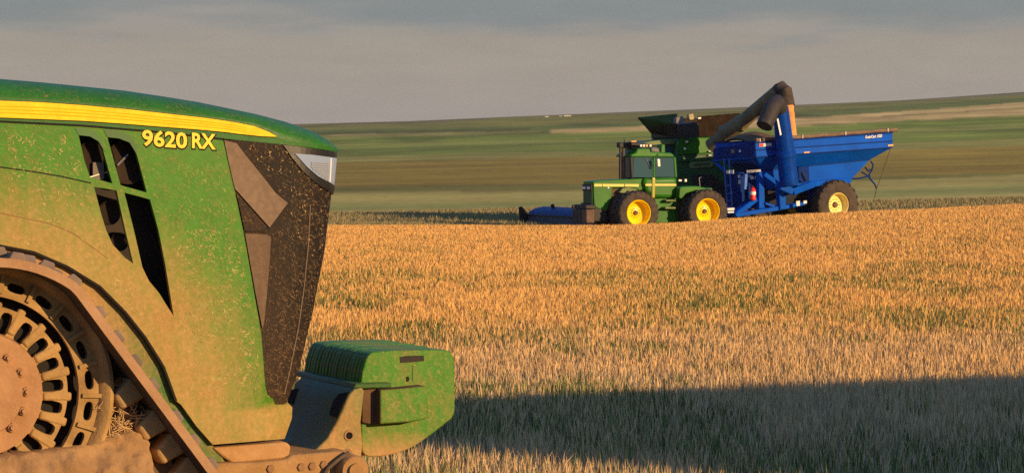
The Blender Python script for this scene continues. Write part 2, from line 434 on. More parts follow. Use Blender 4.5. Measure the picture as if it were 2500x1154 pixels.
# ------------------------------------------------------------------ standing stubble: one mesh of many straws
def straws(name, r0, r1, dens0, dens1, w0, w1, h0, h1, palette, green, gpow, label, cat, amax=13.2, lean=.17, near_palette=None):
    # area-weighted sampling of the sector
    n_try = int(0.5 * 2 * R(amax) * (r1**2 - r0**2) * max(dens0, dens1))
    r = np.sqrt(RNG.random(n_try) * (r1**2 - r0**2) + r0**2); a = (RNG.random(n_try) * 2 - 1) * R(amax)
    lt = (np.log(r) - math.log(r0)) / (math.log(r1) - math.log(r0))
    dens = dens0 * (dens1 / dens0) ** lt
    keep = RNG.random(n_try) < dens / max(dens0, dens1)
    r, a, lt = r[keep], a[keep], lt[keep]
    x = r * np.sin(a); y = r * np.cos(a)
    # seed rows: pull straws towards drill lines
    cl = fbm(x * .9, y * .9, 3); keep = RNG.random(len(x)) < .35 + 1.1 * cl
    x, y, r, a, lt, cl = (q[keep] for q in (x, y, r, a, lt, cl))
    n = len(x)
    z = height(r, 1250 + F * np.tan(a))
    gm = fbm(x * .33 + 9, y * .20 + 4, 11); gm2 = fbm(x * 1.6, y * 1.1, 21)
    gs = np.clip((gm * .65 + gm2 * .35 - green + np.clip((27 - r) / 10, 0, 1) * .14) * gpow, 0, 1) * RNG.random(n) * np.clip((95 - r) / 50, .25, 1)
    isg = RNG.random(n) < gs * 1.1
    w = w0 * (w1 / w0) ** lt * RNG.uniform(.7, 1.3, n)
    h = h0 * (h1 / h0) ** lt * RNG.uniform(.55, 1.12, n) * (.78 + .5 * fbm(x * .5, y * .5, 31)); h = np.where(isg, h * RNG.uniform(.75, 1.15, n), h)
    th = RNG.random(n) * 2 * np.pi; lean = lean * np.where(RNG.random(n) < .12, 2.6, .8); lx = RNG.normal(0, 1, n) * lean; ly = RNG.normal(0, 1, n) * lean
    dx, dy = np.cos(th) * w / 2, np.sin(th) * w / 2
    V = np.zeros((n, 5, 3), np.float32)
    V[:, 0] = np.stack([x - dx, y - dy, z - .01], -1); V[:, 1] = np.stack([x + dx, y + dy, z - .01], -1)
    mx, my, mz = x + lx * h * .35, y + ly * h * .35, z + h * .55
    V[:, 2] = np.stack([mx + dx * .9, my + dy * .9, mz], -1); V[:, 3] = np.stack([mx - dx * .9, my - dy * .9, mz], -1)
    V[:, 4] = np.stack([x + lx * h, y + ly * h, z + h], -1)
    pal = np.array(palette); pi_ = RNG.integers(0, len(pal), n)
    if near_palette:                       # nearer stubble greyer and greener; the shadow band's cool tint is partly this colour
        pn = np.array(near_palette); f_ = np.clip((40 - r + 14 * (fbm(x * .3, y * .3, 77) - .5)) / 14, 0, 1)[:, None]
        C = pal[pi_] * (1 - f_) + pn[pi_ % len(pn)] * f_
    else: C = pal[pi_]
    C = C * RNG.uniform(.72, 1.2, n)[:, None]
    gp = np.array([(.15, .19, .05), (.24, .27, .07), (.09, .13, .04)]); Cg = gp[RNG.integers(0, 3, n)] * RNG.uniform(.7, 1.2, n)[:, None]
    C = np.where(isg[:, None], Cg, C)
    b = (np.arange(n) * 5)[:, None]
    loops = np.concatenate([b + np.array([0, 1, 2, 3]), b + np.array([3, 2, 4])], 1).ravel().astype(np.int32)
    me = bpy.data.meshes.new(name)
    me.vertices.add(n * 5); me.vertices.foreach_set('co', V.ravel())
    me.loops.add(len(loops)); me.loops.foreach_set('vertex_index', loops)
    st = (np.arange(n) * 7)[:, None] + np.array([0, 4]); 
    me.polygons.add(n * 2); me.polygons.foreach_set('loop_start', st.ravel().astype(np.int32))
    me.update(calc_edges=True)
    at = me.color_attributes.new('straw', 'FLOAT_COLOR', 'POINT')
    c4 = np.ones((n, 5, 4), np.float32); c4[:, :, :3] = C[:, None, :]; at.data.foreach_set('color', c4.ravel())
    me.materials.append(STRAW_MAT)
    o = bpy.data.objects.new(name, me); COL.objects.link(o); tag(o, label, cat, kind='stuff')
    print(name, n)
    return o
g = G('straw_blade')
ca = g.t.nodes.new('ShaderNodeVertexColor'); ca.layer_name = 'straw'
df = g.t.nodes.new('ShaderNodeBsdfDiffuse'); tl = g.t.nodes.new('ShaderNodeBsdfTranslucent'); ms = g.t.nodes.new('ShaderNodeMixShader'); ms.inputs[0].default_value = .14
g.t.links.new(ca.outputs[0], df.inputs[0]); g.t.links.new(ca.outputs[0], tl.inputs[0]); g.t.links.new(df.outputs[0], ms.inputs[1]); g.t.links.new(tl.outputs[0], ms.inputs[2]); g.t.links.new(ms.outputs[0], g.out.inputs[0])
STRAW_MAT = g.m
PAL = [(.87, .49, .145), (.81, .45, .135), (.89, .53, .17), (.70, .40, .125), (.85, .51, .185)]
straws('stubble', 17, 105, 600, 230, .0085, .028, .160, .15, PAL, .44, 5.6, 'golden cut wheat stubble with green tufts standing across the near field', 'stubble', near_palette=[(.74, .48, .23), (.64, .43, .21), (.80, .55, .28), (.52, .39, .19), (.68, .48, .26)])
straws('meadow_grass', 108, 150, 60, 35, .035, .05, .26, .24, [(.30, .25, .13), (.35, .28, .14), (.25, .22, .10)], .46, 2.0, 'pale yellow green grass in the dip behind the machines', 'grass')

straws('grass', 17, 27, 60, 22, .006, .007, .23, .21, [(.44, .42, .15), (.36, .38, .12), (.52, .46, .22), (.28, .34, .09)], .35, 2.0, 'taller yellow green grass blades growing through the nearest stubble', 'grass', lean=.16)

# ================================================================== the near tracked tractor
TF = Frame(640, 577, 14.0, 25.0)
nt = TF.root('tracked_tractor')
tag(nt, 'big dusty green tracked tractor with a yellow stripe and nose weights, close by', 'tractor')
WC = TF.at(-45, 963, -.58); wr = (TF.at(272, 963, -.58) - WC).length     # drive wheel
GREEN = (.050, .215, .008)
DC = TF.at(60, 1060, 0)
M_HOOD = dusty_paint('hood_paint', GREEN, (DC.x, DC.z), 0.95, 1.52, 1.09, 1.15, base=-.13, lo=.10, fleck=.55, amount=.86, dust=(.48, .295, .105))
M_TOP = dusty_paint('hood_top_shaded_paint', (.026, .145, .018), (WC.x, WC.z), 0.6, 1.4, base=-.22, fleck=.22, lo=.1)  # darker green than the sides: shade of the rounded top in the paint
M_WEIGHT = dusty_paint('weight_paint', (.046, .22, .009), (WC.x, WC.z - .3), 1.1, 2.3, 0.80, 0.95, base=-.05, fleck=.9, lo=.17)
M_BLACK = dusty_paint('grille_black', (.016, .012, .009), (WC.x, WC.z), 1.2, 2.4, 0.9, 1.9, base=-.30, fleck=.30, rough=.65, amount=.5, dust=(.14, .085, .045), lo=.25)
M_PANEL = dusty_paint('grille_panel_dust', (.17, .12, .08), (WC.x, WC.z), 1.2, 2.2, base=.05, fleck=.15, rough=.8, dust=(.29, .215, .145), lo=.3)
M_MUD = mud_mat('caked_dust')
M_MUD2 = mud_mat('dusty_steel', (.36, .205, .10), .5)
M_RUB = plain('track_rubber', (.05, .04, .032), .85, dust=.25, dcol=(.2, .13, .075))
M_RUBD = mud_mat('dusty_rubber', (.44, .265, .14), .25)
M_LUG = mud_mat('dusty_lug', (.46, .30, .13), .3)
M_VOID = plain('engine_bay_black', (.022, .016, .012), .8, dust=.22, dcol=(.09, .06, .035))
M_YEL = dusty_paint('stripe_yellow', (.95, .66, .008), (WC.x, WC.z), .3, .6, base=-.34, fleck=.0, rough=.45, dust=(.30, .17, .03))
M_YEL2 = plain('letter_yellow', (.92, .60, .015), .5, var=.15)
M_SEAM = plain('seam_black', (.015, .012, .008), .9)
M_STEEL = plain('worn_steel', (.32, .27, .2), .45, metal=.6)

NA, NL = .22, .34                 # nose: how far it rounds inward, over what length
SIL = [(330, 821), (371, 821), (383, 821), (420, 818), (457, 814), (480, 808), (560, 798), (600, 794), (650, 785), (700, 775), (760, 764), (815, 750), (860, 740), (900, 730), (940, 716), (975, 702), (1000, 694)]
def xs(py): return float(np.interp(py, [a for a, b in SIL], [b for a, b in SIL]))
TT = np.linspace(0, .95, 200)
SS = (math.cos(R(20.5)) * NL * TT - math.sin(R(20.5)) * NA * (1 - np.sqrt(1 - TT**2))); SMAX = SS.max()
def nose(px, py):
    d = (xs(py) - px) / 446.0
    s = SMAX - max(d, 0)
    if s <= 0: return TF.at(px, py, 0.0)
    t = float(np.interp(s, SS, TT))
    v = NA * (1 - math.sqrt(1 - t * t))
    return TF.at(px, py, v)
HW = 1.24                          # hood width

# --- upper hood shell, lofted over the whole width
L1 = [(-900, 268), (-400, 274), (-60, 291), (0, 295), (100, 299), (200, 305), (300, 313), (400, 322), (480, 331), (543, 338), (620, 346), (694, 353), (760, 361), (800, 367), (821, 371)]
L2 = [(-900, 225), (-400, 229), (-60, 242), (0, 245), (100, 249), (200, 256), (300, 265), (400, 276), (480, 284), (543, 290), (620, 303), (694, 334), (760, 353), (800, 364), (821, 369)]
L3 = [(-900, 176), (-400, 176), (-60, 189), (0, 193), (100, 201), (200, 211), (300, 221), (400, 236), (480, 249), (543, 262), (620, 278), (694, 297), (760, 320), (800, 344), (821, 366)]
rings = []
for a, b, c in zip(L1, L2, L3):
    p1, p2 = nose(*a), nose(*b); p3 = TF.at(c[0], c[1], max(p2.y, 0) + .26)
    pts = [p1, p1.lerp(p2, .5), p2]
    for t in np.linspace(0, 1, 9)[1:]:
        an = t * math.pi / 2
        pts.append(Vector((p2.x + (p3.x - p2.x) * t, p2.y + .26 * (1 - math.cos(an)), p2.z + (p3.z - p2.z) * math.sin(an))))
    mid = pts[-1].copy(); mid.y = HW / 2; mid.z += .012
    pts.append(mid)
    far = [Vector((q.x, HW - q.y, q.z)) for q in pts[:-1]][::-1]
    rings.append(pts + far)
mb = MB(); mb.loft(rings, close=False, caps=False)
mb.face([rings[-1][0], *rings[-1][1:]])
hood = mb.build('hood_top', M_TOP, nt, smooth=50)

# --- side panel with its four vents
V1 = [(191, 328), (219, 331), (238, 342), (250, 363), (262, 405), (274, 448), (246, 440), (219, 432), (205, 390)]
V2 = [(261, 333), (290, 336), (315, 346), (330, 365), (345, 420), (358, 470), (325, 461), (294, 452), (278, 395)]
V3 = [(229, 456), (256, 460), (284, 465), (304, 555), (325, 643), (305, 629), (275, 597), (258, 560), (246, 520)]
V4 = [(303, 470), (335, 478), (366, 487), (386, 560), (403, 645), (424, 772), (404, 741), (388, 715), (363, 685), (347, 652), (326, 560)]
SIDE = [(-400, 274), (-60, 291), (0, 295), (200, 305), (400, 322), (543, 338), (566, 435), (594, 568), (600, 600), (620, 715), (637, 812), (647, 940), (652, 962), (663, 971), (702, 982), (713, 993),
        (712, 1020), (694, 1070), (610, 1077), (519, 1084), (480, 1040), (442, 987), (430, 978), (415, 935), (400, 895), (391, 880), (355, 823), (305, 760), (244, 699), (166, 651), (83, 615), (0, 599), (-60, 592), (-250, 600), (-400, 625)]
mb = patch(SIDE, nose, [V1, V2, V3, V4], step=34, off=.004)
mb.build('hood_side', M_HOOD, nt, solid=.03, recalc=False)
# far side panel and the closing underside
mb = MB(); mb.prism([(TF.at(*p, 0).x, TF.at(*p, 0).z) for p in SIDE], HW - .03, HW); mb.build('hood_side', M_HOOD, nt)
# engine bay seen through the vents
inner = [(-380, 300), (200, 312), (540, 345), (590, 600), (640, 950), (560, 1040), (470, 990), (400, 840), (300, 720), (160, 620), (-380, 610)]
mb = MB(); mb.prism([TF.at(*p, .2) for p in inner], .2, HW - .2); eng = mb.build('engine', M_VOID, nt)
M_PUL = plain('pulley_brown', (.03, .02, .014), .8, dust=.2, dcol=(.08, .05, .03), spec=.1)
for x_, y_, r_ in ((228, 392, .11), (308, 395, .12), (262, 520, .065), (288, 590, .05)):
    mb = MB(); c = TF.at(x_, y_, .1); mb.lathe([(0, r_ * .15), (0, r_ * .8), (-.02, r_), (.1, r_)], (c.x, .09, c.z), 24); mb.build('pulley', M_PUL, nt, smooth=40)
M_PIPE = plain('pipe_metal', (.35, .30, .25), .35, metal=.7)
mb = MB(); mb.tube([TF.at(286, 404, .08), TF.at(312, 378, .08)], .008, 8); mb.build('engine_pipe', M_PIPE, nt)
mb = MB(); mb.tube([TF.at(219, 433, .06), TF.at(268, 418, .08)], .006, 8); mb.build('engine_pipe', M_PIPE, nt)
mb = MB(); a = TF.at(236, 415, .1); mb.box(a.x - .03, a.x + .03, .065, .12, a.z - .05, a.z + .04); mb.build('engine_bracket', plain('bracket_grey', (.14, .11, .085), .6), nt)
# green reveal behind the top of the vents
for poly in ([(182, 313), (207, 313), (232, 322), (250, 345), (256, 372), (240, 345), (219, 333), (191, 330)], [(252, 316), (285, 318), (315, 330), (334, 356), (334, 378), (316, 348), (290, 338), (262, 335)]):
    mb = patch(poly, lambda x, y: TF.at(x, y, -.002), step=14, off=.005)
    mb.build('vent_lip', plain('vent_lip_green', (.028, .12, .014), .5), nt, recalc=False)
# seams
def seam(pts, rad=.004, v=-.004, fn=nose, mat=M_SEAM, name='panel_seam'):
    mb = MB(); q = []
    for (a, b) in zip(pts, pts[1:]):
        for k in range(4): q.append(fn(a[0] + (b[0] - a[0]) * k / 4, a[1] + (b[1] - a[1]) * k / 4))
    q.append(fn(*pts[-1])); q = [p + Vector((0, v, 0)) for p in q]
    mb.tube(q, rad, 6); return mb.build(name, mat, nt)
seam([(-380, 372), (0, 408), (80, 419), (150, 431), (222, 447)], .004, -.003)
seam([(-100, 505), (0, 520), (120, 545), (180, 570), (262, 630)], .003, -.003, mat=M_MUD2)
seam([(-60, 293), (0, 297), (200, 307), (400, 324), (543, 340)], .006, -.005)
seam([(594, 568), (620, 715), (637, 812), (647, 940), (655, 966), (702, 984)], .0025, .002)
seam([(-60, 592), (0, 599), (83, 615), (166, 651), (244, 699), (305, 760), (355, 823), (391, 880), (400, 895), (430, 978)], .011, .004, lambda x, y: TF.at(x, y, 0))
# yellow stripe with ribs
ST_T = [(-400, 226), (-60, 243), (0, 246), (100, 250), (200, 257), (300, 266), (400, 277), (500, 288), (570, 298), (620, 308), (655, 322), (673, 332)]
ST_B = [(673, 334), (640, 333), (600, 329), (544, 322), (480, 316), (400, 310), (300, 302), (200, 295), (100, 291), (0, 287), (-60, 284), (-400, 270)]
def on_shell(px, py):                       # on the shell's upright lower part
    return nose(px, py)
mb = patch([(x, y - 1.5) for x, y in ST_T] + [(x + 1, y + 2) for x, y in ST_B], on_shell, step=40, off=.003); mb.build('stripe_edge', M_SEAM, nt, recalc=False)
mb = patch(ST_T + ST_B, on_shell, step=40, off=.008); stripe = mb.build('hood_stripe', M_YEL, nt, recalc=False)
mb = MB()
for k in (.3, .5, .7):
    pts = []
    for x in range(-380, int(560 + 60 * (1 - abs(k - .5))), 20):
        yt = np.interp(x, [a for a, b in ST_T], [b for a, b in ST_T]); sb = ST_B[::-1]; yb = np.interp(x, [a for a, b in sb], [b for a, b in sb])
        pts.append(on_shell(x, yt + (yb - yt) * k) + Vector((0, -.008, 0)))
    mb.tube(pts, .0035, 5)
mb.build('stripe_rib', plain('rib_yellow', (.85, .53, .01), .5), stripe)
# number and letters
o = TF.at(346, 354, -.006); ex = TF.at(522, 366, -.006) - o; 
txt = [('9620', 346, 354, .114, 1.10), ('RX', 466, 360, .112, .90)]
for s_, x_, y_, sz, wd_ in txt:
    org = TF.at(x_, y_, -.006)
    text_mesh(s_, 'letter_outline', M_SEAM, nt, org + Vector((.003, .0, -.004)), ex, Vector((0, 0, 1)), sz, wd_, .007, .001)  # dark outline printed round the letters
    text_mesh(s_, 'model_number', M_YEL2, nt, org + Vector((0, -.004, 0)), ex, Vector((0, 0, 1)), sz, wd_, .003, .001)

# --- black nose: side grille wrapping round the front
rows = list(range(342, 1000, 14)); rings = []
GX = [(330, 541), (338, 543), (435, 566), (568, 594), (600, 600), (715, 620), (812, 637), (940, 647), (985, 658), (1000, 660)]
for py in rows:
    top = max(0, 0)
    x0 = float(np.interp(py, [a for a, b in GX], [b for a, b in GX])) - 3; x1 = xs(py)
    yy = py if py > 372 else py
    ring = []
    for t in np.linspace(0, 1, 26):
        px = x0 + (x1 - x0) * t
        lim = np.interp(px, [543, 694, 821], [338, 353, 371])
        ring.append(nose(px, max(py, lim)))
    p = ring[-1]; uc = p.x - .95 * NL
    for t in (.975, .995, 1.0): ring.append(Vector((uc + NL * t, NA * (1 - math.sqrt(max(0, 1 - t * t))), p.z)))
    n0 = len(ring)
    ring += [Vector((q.x, HW - q.y, q.z)) for q in ring[::-1]]
    rings.append(ring)
mb = MB(); mb.loft(rings, close=False, caps=False); grille = mb.build('grille', M_BLACK, nt, smooth=40)
# dusty flat screens on the side of the nose
mb = patch([(546, 342), (577, 350), (602, 383), (624, 408), (644, 435), (672, 471), (702, 494), (690, 512), (657, 555), (615, 508), (572, 460), (558, 400)], nose, step=18, off=.010)
sc1 = mb.build('side_screen', M_PANEL, nt, solid=.006, recalc=False)
mb = patch([(597, 570), (650, 572), (660, 578), (657, 640), (650, 720), (643, 790), (639, 800), (622, 712), (604, 610)], nose, step=18, off=.010)
mb.build('side_screen', dusty_paint('lower_panel_dust', (.11, .075, .05), (WC.x, WC.z), 1.2, 2.2, base=.05, fleck=.15, rough=.8, dust=(.20, .14, .09), lo=.3), nt, solid=.006, recalc=False)
mb = patch([(576, 470), (612, 512), (655, 560), (648, 567), (596, 562)], nose, step=18, off=.009); mb.build('side_screen', M_BLACK, nt, recalc=False)
seam([(546, 341), (577, 348), (602, 381), (644, 433), (672, 469), (703, 495), (657, 557), (598, 566)], .0025, -.011, mat=M_VOID, name='screen_edge')
# headlight
M_LENS = G('headlight_lens'); M_LENS = M_LENS.fin((.26, .34, .47), .12, 0.0, .8)
bz = [(690, 354), (760, 362), (821, 372), (821, 384), (815, 460), (812, 476), (800, 466), (770, 447), (740, 420), (714, 388)]
mb = patch(bz, nose, step=12, off=.010); bez = mb.build('headlight_bezel', plain('bezel_black', (.02, .018, .016), .35, dust=.1, dcol=(.12, .08, .045)), nt, recalc=False)
hl = [(718, 375), (760, 378), (805, 384), (820, 386), (814, 452), (802, 445), (774, 430), (747, 407)]
mb = patch(hl, nose, step=9, off=.016); lens = mb.build('headlight', M_LENS, nt, recalc=False)
mb = MB()
for k in range(9):
    y = 397 + k * 5.4; xa = max(757, 757 + (y - 415) * 1.35 + 6)
    mb.tube([nose(x, y + (x - xa) * .03) + Vector((0, -.019, 0)) for x in np.linspace(xa, 800, 6)], .0036, 6)
mb.build('headlight_flute', plain('flute_grey', (.30, .31, .34), .2), lens)
mb = MB(); mb.tube([nose(x, y) + Vector((0, -.018, 0)) for x, y in ((805, 386), (804, 410), (802, 444))], .006, 6); mb.build('headlight_rib', plain('lens_white', (.85, .85, .86), .15), lens)

# chaff stuck on the paint and the grille
def chaff(name, poly, n, lo, hi, mat, fn=nose, off=.012, par=nt):
    mb = MB(); k = 0; xs_ = [p[0] for p in poly]; ys_ = [p[1] for p in poly]
    while k < n:
        q = (random.uniform(min(xs_), max(xs_)), random.uniform(min(ys_), max(ys_)))
        if not inside(q, poly): continue
        if mn.noise(Vector((q[0] / 45, q[1] / 45, 3))) + .6 * mn.noise(Vector((q[0] / 14, q[1] / 14, 9))) < random.uniform(-.5, .45): continue
        k += 1; c = fn(*q); a = random.gauss(.7, .8); l = random.uniform(lo, hi); w = random.uniform(.0010, .0022)
        d = Vector((math.cos(a), random.uniform(-.25, .1), -math.sin(a))) * l; e_ = Vector((math.sin(a), 0, math.cos(a))) * w
        c.y -= off; m_ = c + e_ * random.uniform(-3, 3)
        mb.face([c - d - e_, m_ - e_, m_ + e_, c - d + e_]); mb.face([m_ - e_, c + d * .9 - e_, c + d * .9 + e_, m_ + e_])
    o = mb.build(name, mat, par, recalc=False); o['kind'] = 'stuff'; return o
M_CH1 = plain('chaff_straw', (.46, .32, .13), .9, var=.4, scale=30); M_CH2 = plain('chaff_green', (.26, .30, .07), .9, var=.5, scale=30); M_CH3 = plain('chaff_brown', (.16, .10, .05), .9, var=.5, scale=30)
GP = [(600, 352), (700, 360), (812, 480), (790, 650), (730, 890), (690, 970), (655, 950), (645, 800), (665, 570), (705, 500)]
chaff('chaff', GP, 620, .003, .009, M_CH3, off=.004)
chaff('chaff', [(600, 352), (700, 360), (800, 470), (780, 650), (765, 700), (715, 640), (700, 560), (705, 500)], 60, .002, .007, M_CH1, off=.004)
for poly_, n_, m_ in (([(430, 400), (545, 400), (590, 580), (640, 940), (560, 980), (450, 800)], 700, M_CH2), ([(420, 560), (580, 560), (640, 940), (560, 985), (460, 985), (432, 800)], 420, M_CH1),
                      ([(20, 320), (175, 330), (240, 540), (320, 670), (420, 790), (380, 840), (200, 640), (20, 580)], 350, M_CH1)):
    chaff('chaff', poly_, n_, .004, .013, m_, off=.005)
seam([(757, 500), (752, 600), (742, 700), (728, 800), (708, 900), (694, 960)], .004, -.002, mat=M_PANEL, name='grille_crease')

# --- chassis under the hood
mb = MB(); mb.prism([TF.at(*p, .02) for p in [(519, 1092), (610, 1085), (700, 1078), (711, 1088), (706, 1117), (640, 1124), (569, 1131), (540, 1112)]], .02, HW - .02)
mb.build('frame_rail', dusty_paint('rail_paint', (.05, .13, .03), (WC.x, WC.z), 1.5, 2.4, base=.45, fleck=.4), nt, bevel=.012)
mb = MB(); mb.prism([TF.at(*p, -.03) for p in [(500, 1130), (620, 1128), (700, 1121), (712, 1110), (800, 1103), (845, 1098), (880, 1120), (880, 1240), (560, 1300), (480, 1200)]], -.03, HW + .03)
fr = mb.build('chassis_plate', M_MUD, nt, bevel=.015)
for x, y in ((735, 1139), (762, 1137), (790, 1133), (660, 1143)):
    mb = MB(); c = TF.at(x, y, -.03); mb.lathe([(-.012, .004), (-.012, .022), (0, .024)], (c.x, -.03, c.z), 6); mb.build('bolt', M_MUD2, fr)
# front bracket: a plate with a slanted rear edge carried across the nose
BV = .12
E = [(884, 944), (866, 948), (852, 962), (838, 995), (822, 1030), (800, 1068), (770, 1098), (735, 1112)]
BR = E + [(735, 1135), (800, 1128), (882, 1125), (886, 1085), (882, 1030), (890, 952)]
mb = MB(); mb.prism([TF.at(*p, BV) for p in BR], BV, BV + .86)
M_BR = dusty_paint('bracket_shaded_paint', (.04, .12, .02), (WC.x, WC.z), 1.5, 2.45, .68, .86, base=-.12, fleck=.3, lo=.1)  # cleaner and darker than the side face; the rear's shade is in the paint
M_BRS = dusty_paint('bracket_side_dust', (.05, .17, .025), (WC.x, WC.z), 1.5, 2.6, .70, 1.0, base=.32, fleck=.45, lo=.1)
brk = mb.build('front_bracket', M_BR, nt, bevel=.014, smooth=30)
brk.data.materials.append(M_BRS)
for p in brk.data.polygons:
    if abs(p.normal.y) > .8: p.material_index = 1
for x, y, r_ in ((852, 1062, .022), (849, 1105, .018)):
    mb = MB(); c = TF.at(x, y, BV); mb.lathe([(-.006, r_), (-.006, r_ * 1.35), (.0, r_ * 1.45)], (c.x, BV, c.z), 20); mb.build('eyelet', M_MUD2, brk)
mb = MB(); c = TF.at(852, 1062, BV); mb.lathe([(-.0065, .002), (-.0065, .02)], (c.x, BV, c.z), 18); mb.build('eyelet_hole', M_SEAM, brk)
# slots cut through the slanted rear face
EL = [TF.at(*p, BV) for p in E]
def ruled(px, py):
    lo, hi = BV, BV + .86
    for _ in range(40):
        m_ = (lo + hi) / 2; p = TF.at(px, py, m_)
        zs = [q.z for q in EL]; us = [q.x for q in EL]
        ue = np.interp(p.z, zs[::-1], us[::-1])
        if p.x < ue: lo = m_
        else: hi = m_
    return TF.at(px, py, lo)
def slot(poly):
    mb = MB(); pts = [ruled(*p) for p in poly]; a = [p + Vector((-.004, -.002, .002)) for p in pts]; b = [p + Vector((.03, 0, 0)) for p in pts]
    mb.loft([a, b]); mb.build('slot', M_SEAM, brk)
slot([(846, 957), (851, 957), (838, 990), (822, 1017), (806, 1014), (806, 1004), (815, 978), (828, 962)])
slot([(707, 952), (728, 948), (722, 966), (716, 986), (703, 984)])
# top plate of the bracket and pin boss below
mb = MB(); mb.prism([TF.at(*p, BV) for p in [(872, 936), (960, 934), (960, 947), (866, 949)]], BV + .02, BV + .98); mb.build('bracket_top', M_BR, nt, bevel=.008)
mb = MB(); c = TF.at(868, 1148, -.12); mb.lathe([(0, .03), (0, .075), (.02, .085), (.5, .085)], (c.x, -.12, c.z), 28); mb.lathe([(-.02, .004), (-.02, .042), (.0, .042)], (c.x, -.12, c.z), 20)
mb.build('hitch_pin', M_MUD, nt, smooth=35)
mb = MB(); mb.tube([TF.at(x, y, -.06) for x, y in ((852, 1103), (838, 1112), (822, 1124), (800, 1143), (788, 1165))], .012, 8); mb.build('hose', plain('hose_black', (.05, .035, .022), .8, dust=.3), nt, smooth=60)

# --- suitcase weights across the nose
WV = .20
WP = [(914, 858), (960, 855), (1060, 853), (1090, 854), (1101, 859), (1108, 870), (1110, 890), (1111, 994), (1109, 1010), (1103, 1021), (1060, 1055), (1021, 1083), (994, 1097), (969, 1106), (935, 1113), (906, 1115), (892, 1111), (884, 1102), (882, 1085), (881, 1030), (880, 960), (881, 933), (885, 905), (894, 876), (902, 863)]
outl = [TF.at(*p, WV) for p in WP]
wm = None; NW = 19; WT = .0485
cx_ = sum(p.x for p in outl) / len(outl); cz_ = sum(p.z for p in outl) / len(outl)
for k in range(NW):
    if k < 2:
        mb = MB(); mb.prism(outl, 0, WT - .0025); o = mb.build('front_weight', M_WEIGHT, nt, bevel=.009, segs=3)
        if k == 0: ow = o
        else: o.location = (0, WV + k * WT, 0)
        if k == 0: o.location = (0, WV, 0)
        last = o
    else:
        o = last.copy(); COL.objects.link(o); o.parent = nt
        o.location = (random.uniform(-.004, .004), WV + k * WT, random.uniform(-.003, .003) - .0000)
# lifting slot, hole and mounting lug on the outermost weight
def face_box(name, poly, v0, v1, mat, par=ow, bevel=0):
    mb = MB(); mb.prism([TF.at(*p, v0) for p in poly], v0 - WV, v1 - WV); return mb.build(name, mat, par, bevel=bevel)
face_box('handle_slot', [(976, 871), (990, 868), (1034, 867), (1036, 880), (1010, 883), (978, 885)], WV - .003, WV + .02, M_VOID)
face_box('bolt_hole', [(992, 919), (997, 918), (1000, 924), (997, 931), (992, 930)], WV - .003, WV + .02, M_SEAM)
face_box('crease', [(1006, 890), (1008, 890), (1009, 930), (1007, 930)], WV - .002, WV + .02, plain('crease_green', (.02, .07, .01), .6))
M_RUST_SHADE = mud_mat('shaded_rusty_mud', (.17, .10, .055), .5)  # mud brown, darkened to hold the shade of the lug's rear side
LP = WV - .10
mb = MB(); mb.prism([TF.at(*p, LP) for p in [(928, 951), (980, 947), (1040, 941), (1046, 948), (1046, 1020), (1010, 1029), (928, 1035)]], LP, WV + .01)
lug = mb.build('mounting_lug', M_WEIGHT, nt, bevel=.010)
lug.data.materials.append(M_RUST_SHADE)
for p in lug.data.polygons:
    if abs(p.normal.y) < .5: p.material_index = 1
mb = MB(); mb.prism([TF.at(*p, WV - .03) for p in [(883, 951), (930, 948), (930, 1033), (912, 1036), (884, 1031)]], WV - .03, WV + .01); mb.build('lug_shade_plate', M_RUST_SHADE, nt, bevel=.006)  # added plate, coloured like the lug's shaded rear face
for y0 in (898, 1040):
    pass

# --- drive wheel
M_WH = mud_mat('wheel_dust', (.52, .33, .13), .65)
HY = -.58
wheel = bpy.data.objects.new('drive_wheel', None)
def annulus(mb, r0, r1, v, holes, segs=132):
    """flat ring at plane v, with cut-outs: holes = [(angle, radius, half_tangential, half_radial)]"""
    st = .022
    poly = [(math.cos(a) * r1, math.sin(a) * r1) for a in np.linspace(0, 2 * math.pi, segs, endpoint=False)]
    inn = [(math.cos(a) * r0, math.sin(a) * r0) for a in np.linspace(0, 2 * math.pi, max(40, int(segs * r0 / r1)), endpoint=False)]
    return poly, inn
def cutring(name, r0, r1, v, holes, mat, thick, par, step=.05):
    poly, inn = annulus(None, r0, r1, v, holes)
    K = 100.0
    sc = lambda L: [(a * K, b * K) for a, b in L]
    mb = patch(sc(poly), lambda x, y: Vector((WC.x + x / K, v, WC.z - y / K)), [sc(inn)] + [sc(h) for h in holes], step=step * K)
    return mb.build(name, mat, par, recalc=False, solid=thick)
def oval(ang, rad, ht, hr, n=12, sq=2.6):
    out = []
    for k in range(n):
        t = 2 * math.pi * k / n; c, s = math.cos(t), math.sin(t)
        a = abs(c) ** (2 / sq) * math.copysign(1, c) * hr; b = abs(s) ** (2 / sq) * math.copysign(1, s) * ht
        x, y = rad + a, b
        out.append((x * math.cos(ang) - y * math.sin(ang), x * math.sin(ang) + y * math.cos(ang)))
    return out
NH = 22; ph = math.atan2(937 - 963, 262)
angs = [ph + 2 * math.pi * k / NH for k in range(NH)]
dw = cutring('drive_wheel', wr * .745, wr * .985, HY, [oval(a, wr * .83, .049, .023) for a in angs], M_WH, .035, nt)
